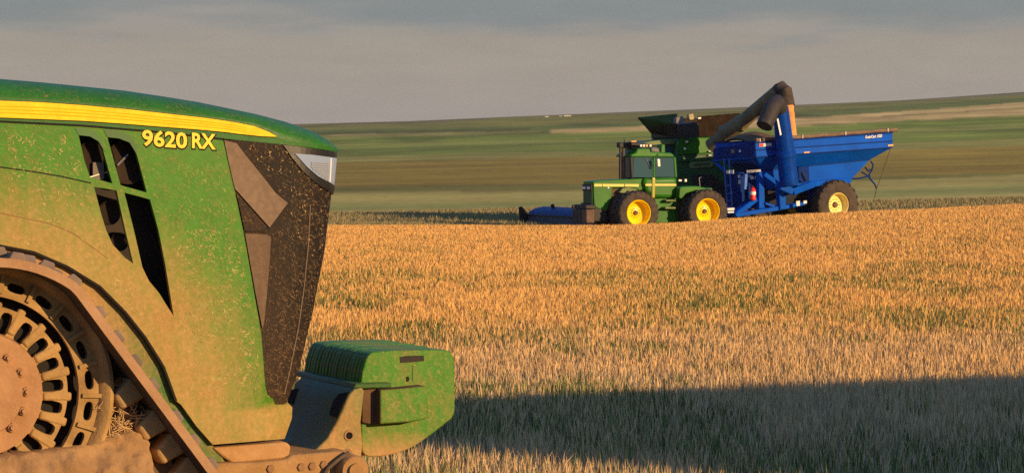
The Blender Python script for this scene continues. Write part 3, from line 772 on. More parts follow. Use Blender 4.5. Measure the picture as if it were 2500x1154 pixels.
# outer flange
mb = MB(); c = (WC.x, HY, WC.z)
mb.lathe([(0, wr * .90), (-.045, wr * .935), (-.055, wr * .97), (-.045, wr * 1.0), (.02, wr * 1.005), (.05, wr * .99)], c, 96)
for f in list(mb.bm.faces):
    if len(f.verts) > 8: mb.bm.faces.remove(f)
mb.build('rim_flange', M_WH, dw, smooth=50)
for a in angs:
    mb = MB(); b = a + math.pi / NH
    p = Vector((WC.x + math.cos(b) * wr * .77, HY - .008, WC.z - math.sin(b) * wr * .77)); q = Vector((WC.x + math.cos(b) * wr * .93, HY - .012, WC.z - math.sin(b) * wr * .93))
    mb.bar(p, q, .016, .02); mb.build('rim_rib', M_WH, dw)
# inner disc with its windows, spokes and hub
disc = cutring('wheel_disc', wr * .30, wr * .672, HY + .035, [oval(a + .02, wr * .555, .031, wr * .088, sq=3.4) for a in angs], M_WH, .05, dw)
for a in angs:
    mb = MB(); b = a + .02 + math.pi / NH
    mb.bar((WC.x + math.cos(b) * wr * .48, HY + .045, WC.z - math.sin(b) * wr * .50), (WC.x + math.cos(b) * wr * .705, HY + .055, WC.z - math.sin(b) * wr * .705), .045, .045); mb.build('spoke', M_WH, dw, bevel=.012)
M_HUB = mud_mat('hub_dust', (.48, .27, .13), .4)
mb = MB(); mb.lathe([(-.03, .005), (-.03, wr * .30), (-.022, wr * .305), (-.012, wr * .31), (-.01, wr * .46), (.03, wr * .475), (.06, wr * .47)], c, 72); hub = mb.build('hub', M_HUB, dw, smooth=30)
for k in range(14):
    mb = MB(); b = math.atan2(-82, 59) + 2 * math.pi * (k - 0) / 14 * 1.0
    cc_ = (WC.x + math.cos(b) * wr * .335, HY - .012, WC.z - math.sin(b) * wr * .335)
    mb.lathe([(-.034, .003), (-.034, .013), (-.02, .014), (-.02, .022), (-.004, .023), (.0, .032), (.005, .032)], cc_, 8); mb.build('wheel_bolt', M_HUB, hub, smooth=30)
mb = MB(); mb.lathe([(.10, .2), (.10, wr * .97), (.34, wr * .97), (.34, .2)], c, 64)
mb.build('wheel_core', M_SEAM, dw)
# --- rubber track
TV, TW = -.82, .76
pA, pB = TF.at(361, 871, TV), TF.at(499, 1084, TV)
d = (pB - pA); d.y = 0; d.normalize(); nrm = Vector((-d.z, 0, d.x)); 
if nrm.z < 0: nrm = -nrm
CB = TF.at(-10, 980, TV); CB.y = 0; TH = .045
TOPR = TF.at(60, 657, TV).z - CB.z + .01
Ro = max(TOPR, (pA - CB).dot(nrm) - .0) ; Ro = (TOPR + (Vector((pA.x, 0, pA.z)) - CB).dot(nrm)) / 2
ofs = (Vector((pA.x, 0, pA.z)) - CB).dot(nrm) - Ro        # straight run stands a little off the wheel
CB2 = CB + nrm * ofs * .5
Ri2 = .36
Lr = 1.0
c2 = CB + nrm * (Ro + ofs - Ri2)
tz = (c2.z - Ri2 - .07) / -d.z
ID = c2 + d * tz
IDR = Vector((2 * WC.x - ID.x - .1, 0, ID.z))
a0 = math.atan2(nrm.z, nrm.x)
path = []
def arc(cn, rad, a_from, a_to, n):
    for k in range(n + 1):
        a = a_from + (a_to - a_from) * k / n; path.append(Vector((cn.x + math.cos(a) * rad, 0, cn.z + math.sin(a) * rad)))
nl = Vector((-nrm.x, 0, nrm.z))
arc(CB, Ro, math.pi - a0 + .0, a0 + .35, 30)
arc(ID, Ri2, a0, -math.pi / 2, 14)
arc(IDR, Ri2, -math.pi / 2, -math.pi - a0 + 0.0 if False else -(math.pi + a0) , 14)
path.append(path[0])
# resample evenly
cum = [0]
for p_, q_ in zip(path, path[1:]): cum.append(cum[-1] + (q_ - p_).length)
NS = 150; pts = []
for k in range(NS):
    s_ = cum[-1] * k / NS; j = max(i for i in range(len(cum)) if cum[i] <= s_ + 1e-9); j = min(j, len(path) - 2)
    pts.append(path[j].lerp(path[j + 1], (s_ - cum[j]) / max(1e-9, cum[j + 1] - cum[j])))
mb = MB(); rings = []
for k in range(NS):
    t = (pts[(k + 1) % NS] - pts[k - 1]).normalized(); n_ = Vector((-t.z, 0, t.x))
    if n_.dot(pts[k] - (CB + ID + IDR) / 3) < 0: n_ = -n_
    o_ = pts[k]; i_ = pts[k] - n_ * TH
    rings.append([Vector((o_.x, TV, o_.z)), Vector((o_.x, TV + TW, o_.z)), Vector((i_.x, TV + TW, i_.z)), Vector((i_.x, TV, i_.z))])
edge = MB(); 
vs = [[mb.bm.verts.new(p) for p in r] for r in rings]
for k in range(NS):
    A, B = vs[k], vs[(k + 1) % NS]
    for i in range(4): mb.bm.faces.new((A[i], A[(i + 1) % 4], B[(i + 1) % 4], B[i]))
belt = mb.build('track_belt', M_RUB, nt)
belt.data.materials.append(M_RUBD)
for p in belt.data.polygons:
    if abs(p.normal.y) > .8: p.material_index = 1
mb = MB(); lugs = MB()
NT = 46
for k in range(NT):
    f = k * NS / NT; j = int(f) % NS
    t = (pts[(j + 1) % NS] - pts[j - 1]).normalized(); n_ = Vector((-t.z, 0, t.x))
    if n_.dot(pts[j] - (CB + ID + IDR) / 3) < 0: n_ = -n_
    p = pts[j]
    for side in (0, 1):
        off = t * (.0 if side == 0 else .08)
        r_ = []
        for vv, sh in ((TV + .05 + side * TW * .46, 0 if side == 0 else .07), (TV + .05 + (side + 1) * TW * .43, .07 if side == 0 else 0)):
            q_ = p + off + t * sh
            r_.append([Vector((x_.x, vv, x_.z)) for x_ in (q_ - t * .045 - n_ * .01, q_ - t * .03 + n_ * .035, q_ + t * .03 + n_ * .035, q_ + t * .045 - n_ * .01)])
        mb.loft(r_)
    # guide lugs inside
    if (p - CB).length > Ro + .06:
        q_ = p - n_ * TH
        r_ = []
        for vv, e_ in ((TV + .17, .9), (TV + .20, 1.0), (TV + .34, 1.0), (TV + .38, .9)):
            r_.append([Vector((x_.x, vv, x_.z)) for x_ in (q_ - t * .075 + n_ * .01, q_ - t * .05 - n_ * .12 * e_, q_ + t * .03 - n_ * .13 * e_, q_ + t * .055 + n_ * .01)])
        lugs.loft(r_)
mb.build('tread_bar', plain('tread_grey', (.14, .115, .10), .9, dust=.3, dcol=(.34, .22, .13)), belt, bevel=.008)
lugs.build('drive_lug', M_LUG, belt, bevel=.015)
M_PIN = plain('pin_dark', (.07, .045, .025), .8, dust=.35)
# idler wheels and mud-caked undercarriage beam
for cc_ in (ID, IDR):
    mb = MB(); mb.lathe([(.0, .02), (0, .12), (.05, .2), (.0, Ri2 - TH - .03), (.0, Ri2 - TH), (.25, Ri2 - TH)], (cc_.x, TV + .02, cc_.z), 40); mb.build('idler_wheel', M_WH, nt, smooth=40)
for x, y in ((300, 1012), (395, 1140), (330, 1090)):
    mb = MB(); c_ = TF.at(x, y, TV + .30); mb.lathe([(-.03, .035), (-.03, .055), (.02, .062), (.25, .062)], (c_.x, TV + .3, c_.z), 16); mb.build('roller_pin', M_PIN, nt, smooth=40)
mb = MB(); mb.prism([TF.at(*p, TV + .45) for p in [(255, 930), (300, 950), (345, 1005), (420, 1070), (520, 1190), (520, 1400), (255, 1400)]], TV + .45, TV + .75); mb.build('undercarriage_side', M_MUD2, nt, bevel=.03)
BM = [(-420, 1118), (-100, 1116), (0, 1114), (60, 1112), (120, 1108), (190, 1102), (240, 1090), (268, 1078), (300, 1068), (335, 1060), (360, 1068), (374, 1090), (379, 1130), (376, 1240), (360, 1330), (-420, 1330)]
mb = patch(BM, lambda x, y: TF.at(x, y, TV + .06), step=8)
bm_ = mb.bm
ext = bmesh.ops.extrude_face_region(bm_, geom=list(bm_.faces))
for v_ in ext['geom']:
    if isinstance(v_, bmesh.types.BMVert): v_.co.y += .42
for v_ in bm_.verts:
    h_ = mn.fractal(v_.co * 7.0, 1.0, 2.0, 5) ; h2 = mn.noise(v_.co * 26.0)
    h3 = mn.noise(v_.co * 60.0); v_.co.y -= .05 * h_ + .018 * h2 + .008 * h3; v_.co.z += .024 * h_ + .008 * h2; v_.co.x += .014 * h2
    if v_.co.y < TV + .2:
        zt = TF.at(200, 1100, TV).z
        v_.co.y += max(0, .10 - max(0, zt - v_.co.z)) * .9
mb.build('undercarriage_beam', mud_mat('caked_mud', (.44, .265, .12), .5), nt, smooth=180)
# chaff nest caught between wheel and beam
mb = MB()
for k in range(260):
    c_ = TF.at(random.gauss(302, 22), random.gauss(1030, 32), TV + random.uniform(.2, .34)); dv = Vector((random.gauss(0, 1), random.gauss(0, .4), random.gauss(0, .8))).normalized() * random.uniform(.015, .06)
    mb.tube([c_ - dv, c_ + Vector((0, -.01, 0)), c_ + dv], .0022, 4)
mb.build('straw_clump', plain('straw_light', (.5, .33, .15), .9), nt)['kind'] = 'stuff'
# inner fender between hood and track, and the off-side track
FE = [(-400, 610), (-60, 596), (0, 603), (83, 619), (166, 655), (244, 703), (305, 764), (355, 827), (391, 884), (430, 980), (519, 1086), (560, 1140), (300, 1140), (-400, 1140)]
mb = MB(); mb.prism([TF.at(*p, .035) for p in FE], .035, .07)
mb.build('inner_fender', dusty_paint('fender_paint', (.035, .15, .02), (WC.x, WC.z), .72, 1.15, base=.02, fleck=.5, lo=.22), nt)
for o in [o for o in list(nt.children) if o.name.split('.')[0] in ('track_belt', 'drive_wheel', 'idler_wheel')]:
    def dup(o, par, dy):
        c_ = o.copy(); COL.objects.link(c_); c_.parent = par
        if dy: c_.location.y += dy
        for ch in list(o.children): dup(ch, c_, 0)
    dup(o, nt, HW + .82)

# ================================================================== shared pieces for the far machines
M_TYRE = plain('tyre_rubber', (.045, .034, .026), .85, var=.3, dust=.28, dcol=(.16, .11, .065), scale=2.0)
M_RIMY = plain('rim_yellow', (.98, .64, .004), .3, var=.06, spec=.3)
M_RIMC = plain('rim_cream', (.92, .74, .24), .4, var=.06, spec=.25)
M_GRN = plain('far_green', (.026, .150, .008), .36, var=.25, scale=1.2, spec=.22, dust=.08, dcol=(.10, .14, .03))
M_GRND = plain('far_green_dark', (.012, .075, .014), .5, var=.3, scale=1.5)
M_GRNL = plain('far_green_pale', (.14, .20, .06), .6, var=.2, dust=.2)
M_BLK = plain('far_black', (.018, .015, .013), .6, var=.3)
M_BRN = plain('rusty_brown', (.11, .06, .035), .7, var=.4, dust=.2)
M_CHR = plain('chrome', (.75, .68, .6), .2, metal=.8)
M_WHT = plain('white_plate', (.78, .74, .68), .6, var=.1)
M_LMP = plain('lamp_glass', (.9, .85, .75), .15, var=.05)
g = G('cab_glass'); M_GLS = g.fin((.03, .085, .11), .08, 0.0, .5)
M_YST = plain('far_stripe', (.85, .60, .12), .45, var=.05)
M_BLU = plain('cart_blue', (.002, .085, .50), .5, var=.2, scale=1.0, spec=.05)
M_BLUD = plain('cart_blue_shaded', (.002, .026, .16), .5, var=.25, spec=.05)  # shaded copy of the cart blue, the dark side put into the colour
M_GREY = plain('dusty_grey', (.16, .15, .14), .7)
M_RED = plain('red_paint', (.75, .03, .02), .3, var=.1)
M_ORG = plain('amber_reflector', (.9, .45, .10), .3, var=.05)
M_TARP = plain('brown_tarp', (.20, .13, .075), .8, var=.3)
M_AUG = plain('dusty_auger', (.17, .14, .075), .6, var=.35, scale=2, dust=.3, dcol=(.24, .18, .09), spec=.2)
M_RUBB = plain('spout_rubber', (.055, .04, .028), .85, var=.3, dust=.15)

def wheel_prof(Rt, Rr, w):
    h = w / 2
    return [(-h * .72, Rr), (-h * .92, Rr + .1 * (Rt - Rr)), (-h, Rr + .45 * (Rt - Rr)), (-h * .93, Rr + .8 * (Rt - Rr)), (-h * .72, Rt * .975), (0, Rt * .985),
            (h * .72, Rt * .975), (h * .93, Rr + .8 * (Rt - Rr)), (h, Rr + .45 * (Rt - Rr)), (h * .72, Rr)]
def make_wheel(parent, c, Rt, Rr, w, rimmat, nlug=22, dish=.20, hubr=.10, bolts=10, label=None):
    """a tractor wheel: part 'wheel' is the tyre, its rim and hub below it; near face looks to the camera side"""
    mb = MB(); mb.lathe(wheel_prof(Rt, Rr, w), (0, 0, 0), 48)
    for f in list(mb.bm.faces):
        if len(f.verts) > 8: mb.bm.faces.remove(f)
    for k in range(nlug):
        for sd, ph_ in ((-1, 0), (1, .5)):
            a = 2 * math.pi * (k + ph_) / nlug; da = .62 * 2 * math.pi / nlug
            r_ = []
            for yy, aa, rr_ in ((sd * w * .50, a, Rt * .955), (sd * w * .36, a + da * .3, Rt * 1.0), (0, a + da, Rt * 1.005)):
                q_ = []
                for sa, sr in ((-.022, -.05), (-.016, .02), (.016, .02), (.022, -.05)):
                    ang = aa + sa * 1.2 / Rt * 1.4; rad = rr_ + sr
                    q_.append((rad * math.cos(ang), yy, rad * math.sin(ang)))
                r_.append(q_)
            mb.loft(r_)
    t = mb.build('wheel', M_TYRE, parent, smooth=35, label=label); t.location = c
    mb = MB(); h = w / 2
    mb.lathe([(-h * .80, Rr * 1.04), (-h * .86, Rr * 1.0), (-h * .80, Rr * .95), (-h * .55, Rr * .90), (-h * .8 + dish, Rr * .84), (-h * .8 + dish * 1.25, Rr * .55), (-h * .8 + dish * 1.1, Rr * .3), (-h * .8 + dish * 1.1, .01)], (0, 0, 0), 48)
    mb.lathe([(h * .80, Rr * 1.04), (h * .86, Rr * .97), (h * .98, Rr * .8), (h * .99, .02)], (0, 0, 0), 32)
    for f in list(mb.bm.faces):
        if len(f.verts) > 8 and max((v_.co.x ** 2 + v_.co.z ** 2) ** .5 for v_ in f.verts) > .1: mb.bm.faces.remove(f)
    r = mb.build('rim', rimmat, t, smooth=40)
    mb = MB(); hy = -h * .8 + dish * 1.1
    mb.lathe([(hy - .10, .02), (hy - .10, hubr * .8), (hy - .04, hubr), (hy, hubr * 1.1)], (0, 0, 0), 20)
    for k in range(bolts):
        a = 2 * math.pi * k / bolts; b = hubr * 1.9
        mb.lathe([(hy - .04, .005), (hy - .04, .018), (hy, .02)], (b * math.cos(a), 0, b * math.sin(a)), 6)
    mb.build('hub', M_BRN, t, smooth=40)
    return t
def copy_tree(o, parent):
    c = o.copy(); COL.objects.link(c); c.parent = parent
    for ch in list(o.children): copy_tree(ch, c)
    return c

def PB(fr, root):
    """prism / box / tube straight from outlines on a vehicle's planes"""
    def pr(name, poly, v0, v1, mat, parent=None, bevel=.02, **kw):
        mb = MB(); mb.prism([fr.at(p[0], p[1], v0) for p in poly], v0, v1)
        return mb.build(name, mat, parent or root, bevel=bevel, **kw)
    return pr

# ================================================================== articulated tractor
AF = Frame(1593, 560, 111.0, 22.0)
at_ = AF.root('articulated_tractor'); tag(at_, 'green four wheel drive tractor with yellow wheel rims, pulling the blue cart', 'tractor')
pr = PB(AF, at_)
# hood: slab sides, rounded top edge
hw = 1.05
HD = [(1448, 449), (1448, 443), (1470, 440), (1510, 438), (1559, 435.5), (1578, 435.5), (1578, 447), (1572, 462), (1561, 466), (1553, 461), (1535, 457), (1496, 459), (1494, 480), (1482, 514), (1478, 516), (1450, 505)]
pr('hood', HD, 0, hw, M_GRN, bevel=.07, segs=3)
pr('engine_block', [(1494, 455), (1560, 455), (1575, 470), (1575, 500), (1480, 512)], .18, hw - .18, M_BRN)
pr('fender', [(1512, 470), (1520, 460), (1536, 457), (1553, 461), (1562, 468), (1540, 474)], -.15, .2, M_GRNL)
pr('hood_stripe', [(1451, 449), (1559.5, 449.5), (1559.5, 455.5), (1451, 455)], -.012, .0, M_YST, bevel=0)
pr('badge', [(1470, 449.3), (1471.5, 449.3), (1471.5, 455.2), (1470, 455.2)], -.014, .0, M_BLK, bevel=0)
pr('badge', [(1524, 449.3), (1526, 449.3), (1526, 455.4), (1524, 455.4)], -.014, .0, M_BLK, bevel=0)
def front_face(name, rows, v0, v1, u_of, mat, depth=.03):
    mb = MB(); p0 = AF.at(u_of, rows[0], 0); p1 = AF.at(u_of, rows[1], 0)
    mb.box(p0.x - depth, p0.x, v0, v1, min(p0.z, p1.z), max(p0.z, p1.z)); return mb.build(name, mat, at_, bevel=.008)
front_face('front_screen', (451, 500), .06, hw - .06, 1448, M_GRND)
front_face('lamp_panel', (450, 466), .04, hw - .04, 1447.2, M_BLK, .05)
for k, v_ in enumerate((.16, .32, hw - .40, hw - .24)):
    p0 = AF.at(1447, 459, 0); mb = MB(); r_ = []
    mb.tube([(p0.x - .05, v_ + .04, p0.z), (p0.x - .09, v_ + .04, p0.z)], .065, 12); mb.build('headlight', M_LMP, at_, smooth=40)
pr('marker_lamp', [(1484, 456), (1487, 456), (1488, 460), (1483, 460)], -.04, .0, M_LMP, bevel=.01)
# front frame and front weights
pr('front_frame', [(1444, 495), (1452, 505), (1482, 516), (1484, 540), (1444, 540)], -.05, hw + .05, M_BLK)
fp = AF.at(1448, 520, 0)
for v0_, v1_ in ((-.22, .30), (.36, .72), (.78, 1.26)):
    mb = MB(); mb.box(fp.x - .42, fp.x - .02, v0_, v1_, fp.z - .42, fp.z + .16); mb.build('front_weight', M_TYRE if v0_ > 0 else M_BRN, at_, bevel=.04)
mb = MB(); mb.box(fp.x - .40, fp.x + .1, -.1, hw + .1, fp.z + .17, fp.z + .36); mb.build('bumper', M_BLK, at_, bevel=.04)
# cab
cv0, cv1 = -.18, 1.28
pr('cab', [(1571, 434), (1655, 432), (1654, 455), (1651, 482), (1640, 483.5), (1599, 484), (1578, 470), (1571, 450)], cv0, cv1, M_GRN, bevel=.16, segs=5)
pr('cab_stripe', [(1576, 449), (1651, 449), (1651, 453.6), (1576, 453.6)], cv0 - .012, cv0 + .02, M_YST, bevel=0)
pr('cab_interior', [(1553, 388), (1640, 388), (1643, 434), (1556, 434)], cv0 + .45, cv1 - .35, M_BLK)
gl1 = pr('window', [(1547, 383.5), (1595, 383.5), (1595.5, 433), (1546, 433)], cv0 + .02, cv0 + .05, M_GLS, bevel=0)
gl2 = pr('window', [(1600, 384.5), (1644, 385), (1648, 432), (1600, 432)], cv0 + .02, cv0 + .05, M_GLS, bevel=0)
wv = AF.at(1547, 400, cv0).x; mb = MB(); z0_, z1_ = AF.at(1547, 433, cv0).z, AF.at(1547, 384, cv0).z
mb.box(wv - .02, wv + .01, cv0 + .12, cv1 - .12, z0_, z1_); mb.build('windscreen', M_GLS, at_)
for poly in ([(1594.5, 382), (1600.5, 382), (1600.5, 436), (1594.5, 436)], [(1644, 382), (1651, 384), (1654.5, 434), (1648, 434)], [(1538, 382), (1547, 382), (1547, 436), (1541, 436)]):
    pr('cab_post', poly, cv0 - .01, cv0 + .12, M_GRN if poly[0][0] > 1590 else M_BLK, bevel=.05, segs=4)
    pr('cab_post', poly, cv1 - .12, cv1 + .01, M_GRN if poly[0][0] > 1590 else M_BLK, bevel=.05)
pr('door_post_glint', [(1592, 433), (1601, 433), (1600, 484), (1591, 484)], cv0 - .045, cv0 + .1, plain('post_glint', (.42, .36, .04), .22, var=.1, spec=.8), bevel=.06, segs=5)  # sun glint on the cab corner, painted as yellow colour
pr('cab_roof', [(1540, 383.5), (1541, 377), (1552, 373), (1557, 362), (1587, 362), (1589, 371), (1638, 373), (1646, 378), (1647, 384)], cv0 - .06, cv1 + .06, M_GRN, bevel=.09, segs=3)
pr('roof_cap', [(1590, 360), (1608, 361), (1612, 372), (1590, 371)], .0, .7, M_GREY, bevel=.04)
pr('roof_post', [(1615, 352), (1624, 352), (1625, 374), (1613, 374)], .2, .7, M_GRN, bevel=.04)
pr('light_bar', [(1541, 347), (1588, 352), (1588, 358), (1541, 355)], cv0, cv1, M_BLK, bevel=.03)
for x_ in (1563, 1570, 1577, 1586):
    pr('roof_lamp', [(x_, 353), (x_ + 5, 353), (x_ + 5, 358.5), (x_, 358.5)], cv0 - .06, cv0 + .02, M_LMP if x_ != 1577 else M_ORG, bevel=.015)
pr('beacon', [(1541, 344.2), (1554, 343.6), (1554.5, 346.8), (1541, 347.2)], cv0, cv0 + .3, M_ORG, bevel=.02)
mb = MB(); mb.tube([AF.at(1606, 373, cv0), AF.at(1606, 389, cv0 - .35)], .015, 6); mr_ = mb.build('mirror_arm', M_BLK, at_)
pr('mirror', [(1604.5, 387), (1612, 388), (1613, 407), (1606, 407)], cv0 - .40, cv0 - .34, M_CHR, bevel=.02)
mb = MB(); mb.tube([AF.at(1576, 386, cv0 - .01), AF.at(1590, 412, cv0 - .01)], .014, 6); mb.build('wiper', M_CHR, gl1)
mb = MB(); c_ = AF.at(1576, 424, cv0 + .3); mb.tube([c_ + Vector((.16 * math.cos(a), .0, .10 * math.sin(a))) for a in np.linspace(0, 6.3, 14)], .02, 6); mb.build('steering_wheel', M_GREY, at_)
pr('seat', [(1618, 405), (1634, 405), (1638, 436), (1612, 436)], cv0 + .3, cv0 + .42, plain('seat_tan', (.16, .14, .1), .8))
# exhaust and air intake
def stack(x, y0, y1, r_, v_, mat, name):
    mb = MB(); a, b = AF.at(x, y1, v_), AF.at(x, y0, v_)
    mb.tube([a, a.lerp(b, .55), a.lerp(b, .56), b], [r_, r_, r_ * .8, r_ * .75], 14); return mb.build(name, mat, at_, smooth=40)
stack(1514, 350, 436, .055, .25, M_BLK, 'exhaust_guard'); stack(1522, 352, 436, .085, .3, M_BRN, 'exhaust_pipe'); stack(1538, 356, 436, .06, .9, M_BLK, 'air_intake')
pr('stack_bracket', [(1512, 348), (1541, 348), (1541, 361), (1530, 363), (1512, 360)], .2, .5, M_BLK, bevel=.03)
mb = MB(); mb.tube([AF.at(1524.5, 349, .3), AF.at(1524, 340, .3)], .022, 6); mb.build('rain_flap', M_BLK, at_)
# middle joint, rear body and fender
pr('frame', [(1580, 480), (1652, 480), (1651, 545), (1590, 545)], .05, 1.0, M_GRN, bevel=.05)
pr('step', [(1626, 487), (1651, 487), (1651, 492), (1626, 492)], -.25, .1, M_GRNL, bevel=.02); pr('step', [(1624, 505), (1650, 505), (1650, 510), (1624, 510)], -.3, .1, M_GRNL, bevel=.02)
pr('rear_fender', [(1657, 482), (1659, 459), (1664, 455), (1700, 454), (1722, 458), (1733, 464), (1730, 470), (1700, 465), (1676, 472), (1664, 486)], -.55, -.05, M_GRN, bevel=.04)
pr('rear_fender', [(1657, 482), (1659, 459), (1664, 455), (1700, 454), (1722, 458), (1733, 464), (1730, 470), (1700, 465), (1676, 472), (1664, 486)], 1.15, 1.65, M_GRN, bevel=.04)
pr('rear_body', [(1652, 455), (1740, 458), (1750, 540), (1652, 545)], .1, .95, M_GRND, bevel=.05)
pr('tail_lamp', [(1657, 438), (1665, 438), (1665, 443), (1657, 443)], -.2, -.1, M_CHR, bevel=.01); pr('work_lamp', [(1672, 437), (1677, 437), (1677, 444), (1672, 444)], -.2, -.1, M_LMP, bevel=.01)
mb = MB(); mb.tube([AF.at(1709, 458, .0), AF.at(1707, 434, .0), AF.at(1712, 433, .0)], .018, 6); mb.build('lever', M_CHR, at_)
# wheels: four duals
OV = -1.02                                  # outer face plane of the near duals
w1 = AF.at(1561.4, 520, OV); w2 = AF.at(1730.3, 516, OV)
proto = None
for c_ in (w1, w2):
    for k, y_ in enumerate((OV + .30, OV + 1.02, .525 * 2 - OV - .30, .525 * 2 - OV - 1.02)):
        cc_ = Vector((c_.x, y_, c_.z))
        if proto is None: proto = make_wheel(at_, cc_, .935, .545, .56, M_RIMY, dish=.30); continue
        o = copy_tree(proto, at_); o.location = cc_
        if k >= 2: o.rotation_euler = (0, 0, math.pi)
    mb = MB(); mb.tube([(c_.x, OV + .5, c_.z), (c_.x, .525 * 2 - OV - .5, c_.z)], .16, 12); mb.build('axle', M_BLK, at_)

# ================================================================== grain cart
CF = Frame(1845, 560, 113.2, 28.0)
gc = CF.root('grain_cart'); tag(gc, 'blue grain cart with folded auger hitched behind the green tractor', 'grain cart')
pr = PB(CF, gc)
CW = 3.3
LV = [((1844, 347), (2179, 322.5), 0), ((1845.2, 366.5), (2179.5, 344.5), 0), ((1846, 383.5), (2179, 360), -.03), ((1862, 416), (2124, 390), .62), ((1872, 462), (2073, 444), .64)]
rings = []
for a, b, v_ in LV:
    p, q_ = CF.at(*a, v_), CF.at(*b, v_)
    rings.append([p, q_, Vector((q_.x, CW - v_, q_.z)), Vector((p.x, CW - v_, p.z))])
mb = MB(); mb.loft(rings, True, False); mb.bm.faces.new([v for v in mb.bm.verts][-4:])
hop = mb.build('hopper', M_BLU, gc, bevel=.02)
mb = MB()
for i in (1, 2, 3):
    a, b, v_ = LV[i]; mb.bar(CF.at(*a, v_ - .012), CF.at(*b, v_ - .012), .035, .045)
mb.bar(CF.at(1844, 348, -.02), CF.at(2179, 323.5, -.02), .05, .06)
mb.build('hopper_rib', M_BLUD, hop)
p, q_ = CF.at(1845, 342.5, .05), CF.at(2190, 316.5, .05)
mb = MB(); mb.tube([p + (q_ - p) * t + Vector((0, 0, .01 * math.sin(t * 31))) for t in np.linspace(0, 1, 14)], .085, 10); mb.build('rolled_tarp', M_TARP, gc, smooth=60)
for x_, y_ in ((1856, 342), (1960, 333), (2065, 325), (2168.5, 317)):
    pr('tarp_bow', [(x_ - 1.5, y_ - 4), (x_ + 1.5, y_ - 4), (x_ + 1.5, y_ + 5), (x_ - 1.5, y_ + 5)], -.06, -.02, plain('bow_grey', (.45, .40, .34), .5) if x_ < 1900 else bpy.data.materials['bow_grey'], bevel=.008)
for p_ in (CF.at(2178, 323, 0), CF.at(1845, 347, 0)):
    mb = MB(); mb.bar(p_, p_ + Vector((0, CW, 0)), .08); mb.build('hopper_rim', M_BLUD, gc)
# lettering and plates
o_ = CF.at(2112, 338.2, -.045); e_ = CF.at(2168, 333.2, -.045) - o_
text_mesh('GrainCart 1020', 'lettering', M_WHT, gc, o_, e_, (0, 0, 1), .175, .83, .006, .004)
pl = pr('warning_plate', [(1853.5, 351), (1883.5, 349), (1883.5, 356.5), (1853.5, 358.5)], -.03, -.012, M_WHT, bevel=0)
pr('warning_mark', [(1854, 351.2), (1864, 350.6), (1864, 357.4), (1854, 358)], -.036, -.03, M_RED, pl, bevel=0)
pr('reflector', [(1963, 371), (1977, 370), (1977, 374), (1963, 375)], -.05, -.02, M_ORG, bevel=.008)
pr('reflector', [(2168, 353.5), (2181, 352.5), (2181, 356.5), (2168, 357.5)], -.06, -.02, M_ORG, bevel=.008)
# front of the hopper: panel, ladder, stickers (the front looks left and a little to the camera)
fx = CF.at(1844, 360, 0).x
def FQ(px, py, du=0.0):               # a point on the cart's front plane
    r = ray(px, py); c = Vector((0, 0, CAMZ)) - CF.o
    k = (fx - du - c.dot(CF.eu)) / r.dot(CF.eu); p = c + r * k
    return Vector((fx - du, p.dot(CF.ev), p.z))
def fplate(name, poly, du, th, mat, parent=None, bevel=0):
    mb = MB(); a = [FQ(x, y, du) for x, y in poly]; b = [p + Vector((th, 0, 0)) for p in a]; mb.loft([a, b]); return mb.build(name, mat, parent or gc, bevel=bevel)
fplate('sticker', [(1785, 365), (1792.5, 365), (1792.5, 374), (1785, 374)], .02, .015, plain('sticker_tan', (.28, .17, .09), .6))
fplate('sticker', [(1804, 366), (1808.5, 366), (1808.5, 371.5), (1804, 371.5)], .02, .015, M_WHT)
fplate('hopper_front', [(1741, 363), (1843, 347), (1843, 383.5), (1741, 390)], .012, .02, M_BLUD)  # sheet over the front wall; its shade is in the darker blue
mb = MB()
for xa, xb in ((1767.5, 1776), (1780, 1788)): mb.tube([FQ(xa, 388, .25), FQ(xb, 506, .35)], .04, 8)
for y_ in (420, 453, 472, 489, 503):
    t = (y_ - 388) / 118; mb.tube([FQ(1767.5 + 8.5 * t, y_, .25 + .1 * t), FQ(1780 + 8 * t, y_, .25 + .1 * t)], .022, 6)
lad = mb.build('ladder', plain('ladder_blue', (.03, .11, .36), .45), gc, smooth=40)
fplate('warning_plate', [(1773, 416), (1780, 415.5), (1780, 423.5), (1773, 424)], .36, .02, M_WHT); fplate('warning_plate', [(1783, 415.5), (1790.5, 414.5), (1790.5, 424), (1783, 424)], .36, .02, M_WHT)
mb = MB(); mb.bar(FQ(1746, 396, -.1), FQ(1773, 420, .1), .09); mb.bar(FQ(1843, 384, -.05), FQ(1741, 391, -.05), .09); mb.build('front_brace', M_BLU, gc)
# sloped front floor of the hopper and lower body
mb = MB(); a = [CF.at(1846, 384, 0), Vector((CF.at(1846, 384, 0).x, CW, CF.at(1846, 384, 0).z))]; z4 = CF.at(1872, 462, .64).z; ub = CF.at(1905, 470, .64).x
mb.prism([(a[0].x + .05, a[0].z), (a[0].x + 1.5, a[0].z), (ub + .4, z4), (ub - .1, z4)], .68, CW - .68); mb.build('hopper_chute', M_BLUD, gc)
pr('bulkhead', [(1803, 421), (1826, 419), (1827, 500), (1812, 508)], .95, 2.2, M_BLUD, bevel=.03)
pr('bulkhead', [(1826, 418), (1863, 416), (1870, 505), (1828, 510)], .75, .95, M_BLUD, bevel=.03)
pr('post', [(1853, 418), (1866, 417), (1868, 508), (1853, 510)], .35, .62, M_BLU, bevel=.03)
pr('post', [(1819, 424), (1826, 423), (1824, 462), (1817, 463)], .55, .7, plain('brace_blue', (.03, .14, .48), .4), bevel=.02)
pr('name_plate', [(1823, 416), (1857, 413.5), (1858, 419), (1824, 421.5)], .26, .3, plain('plate_grey', (.42, .42, .42), .6), bevel=0)
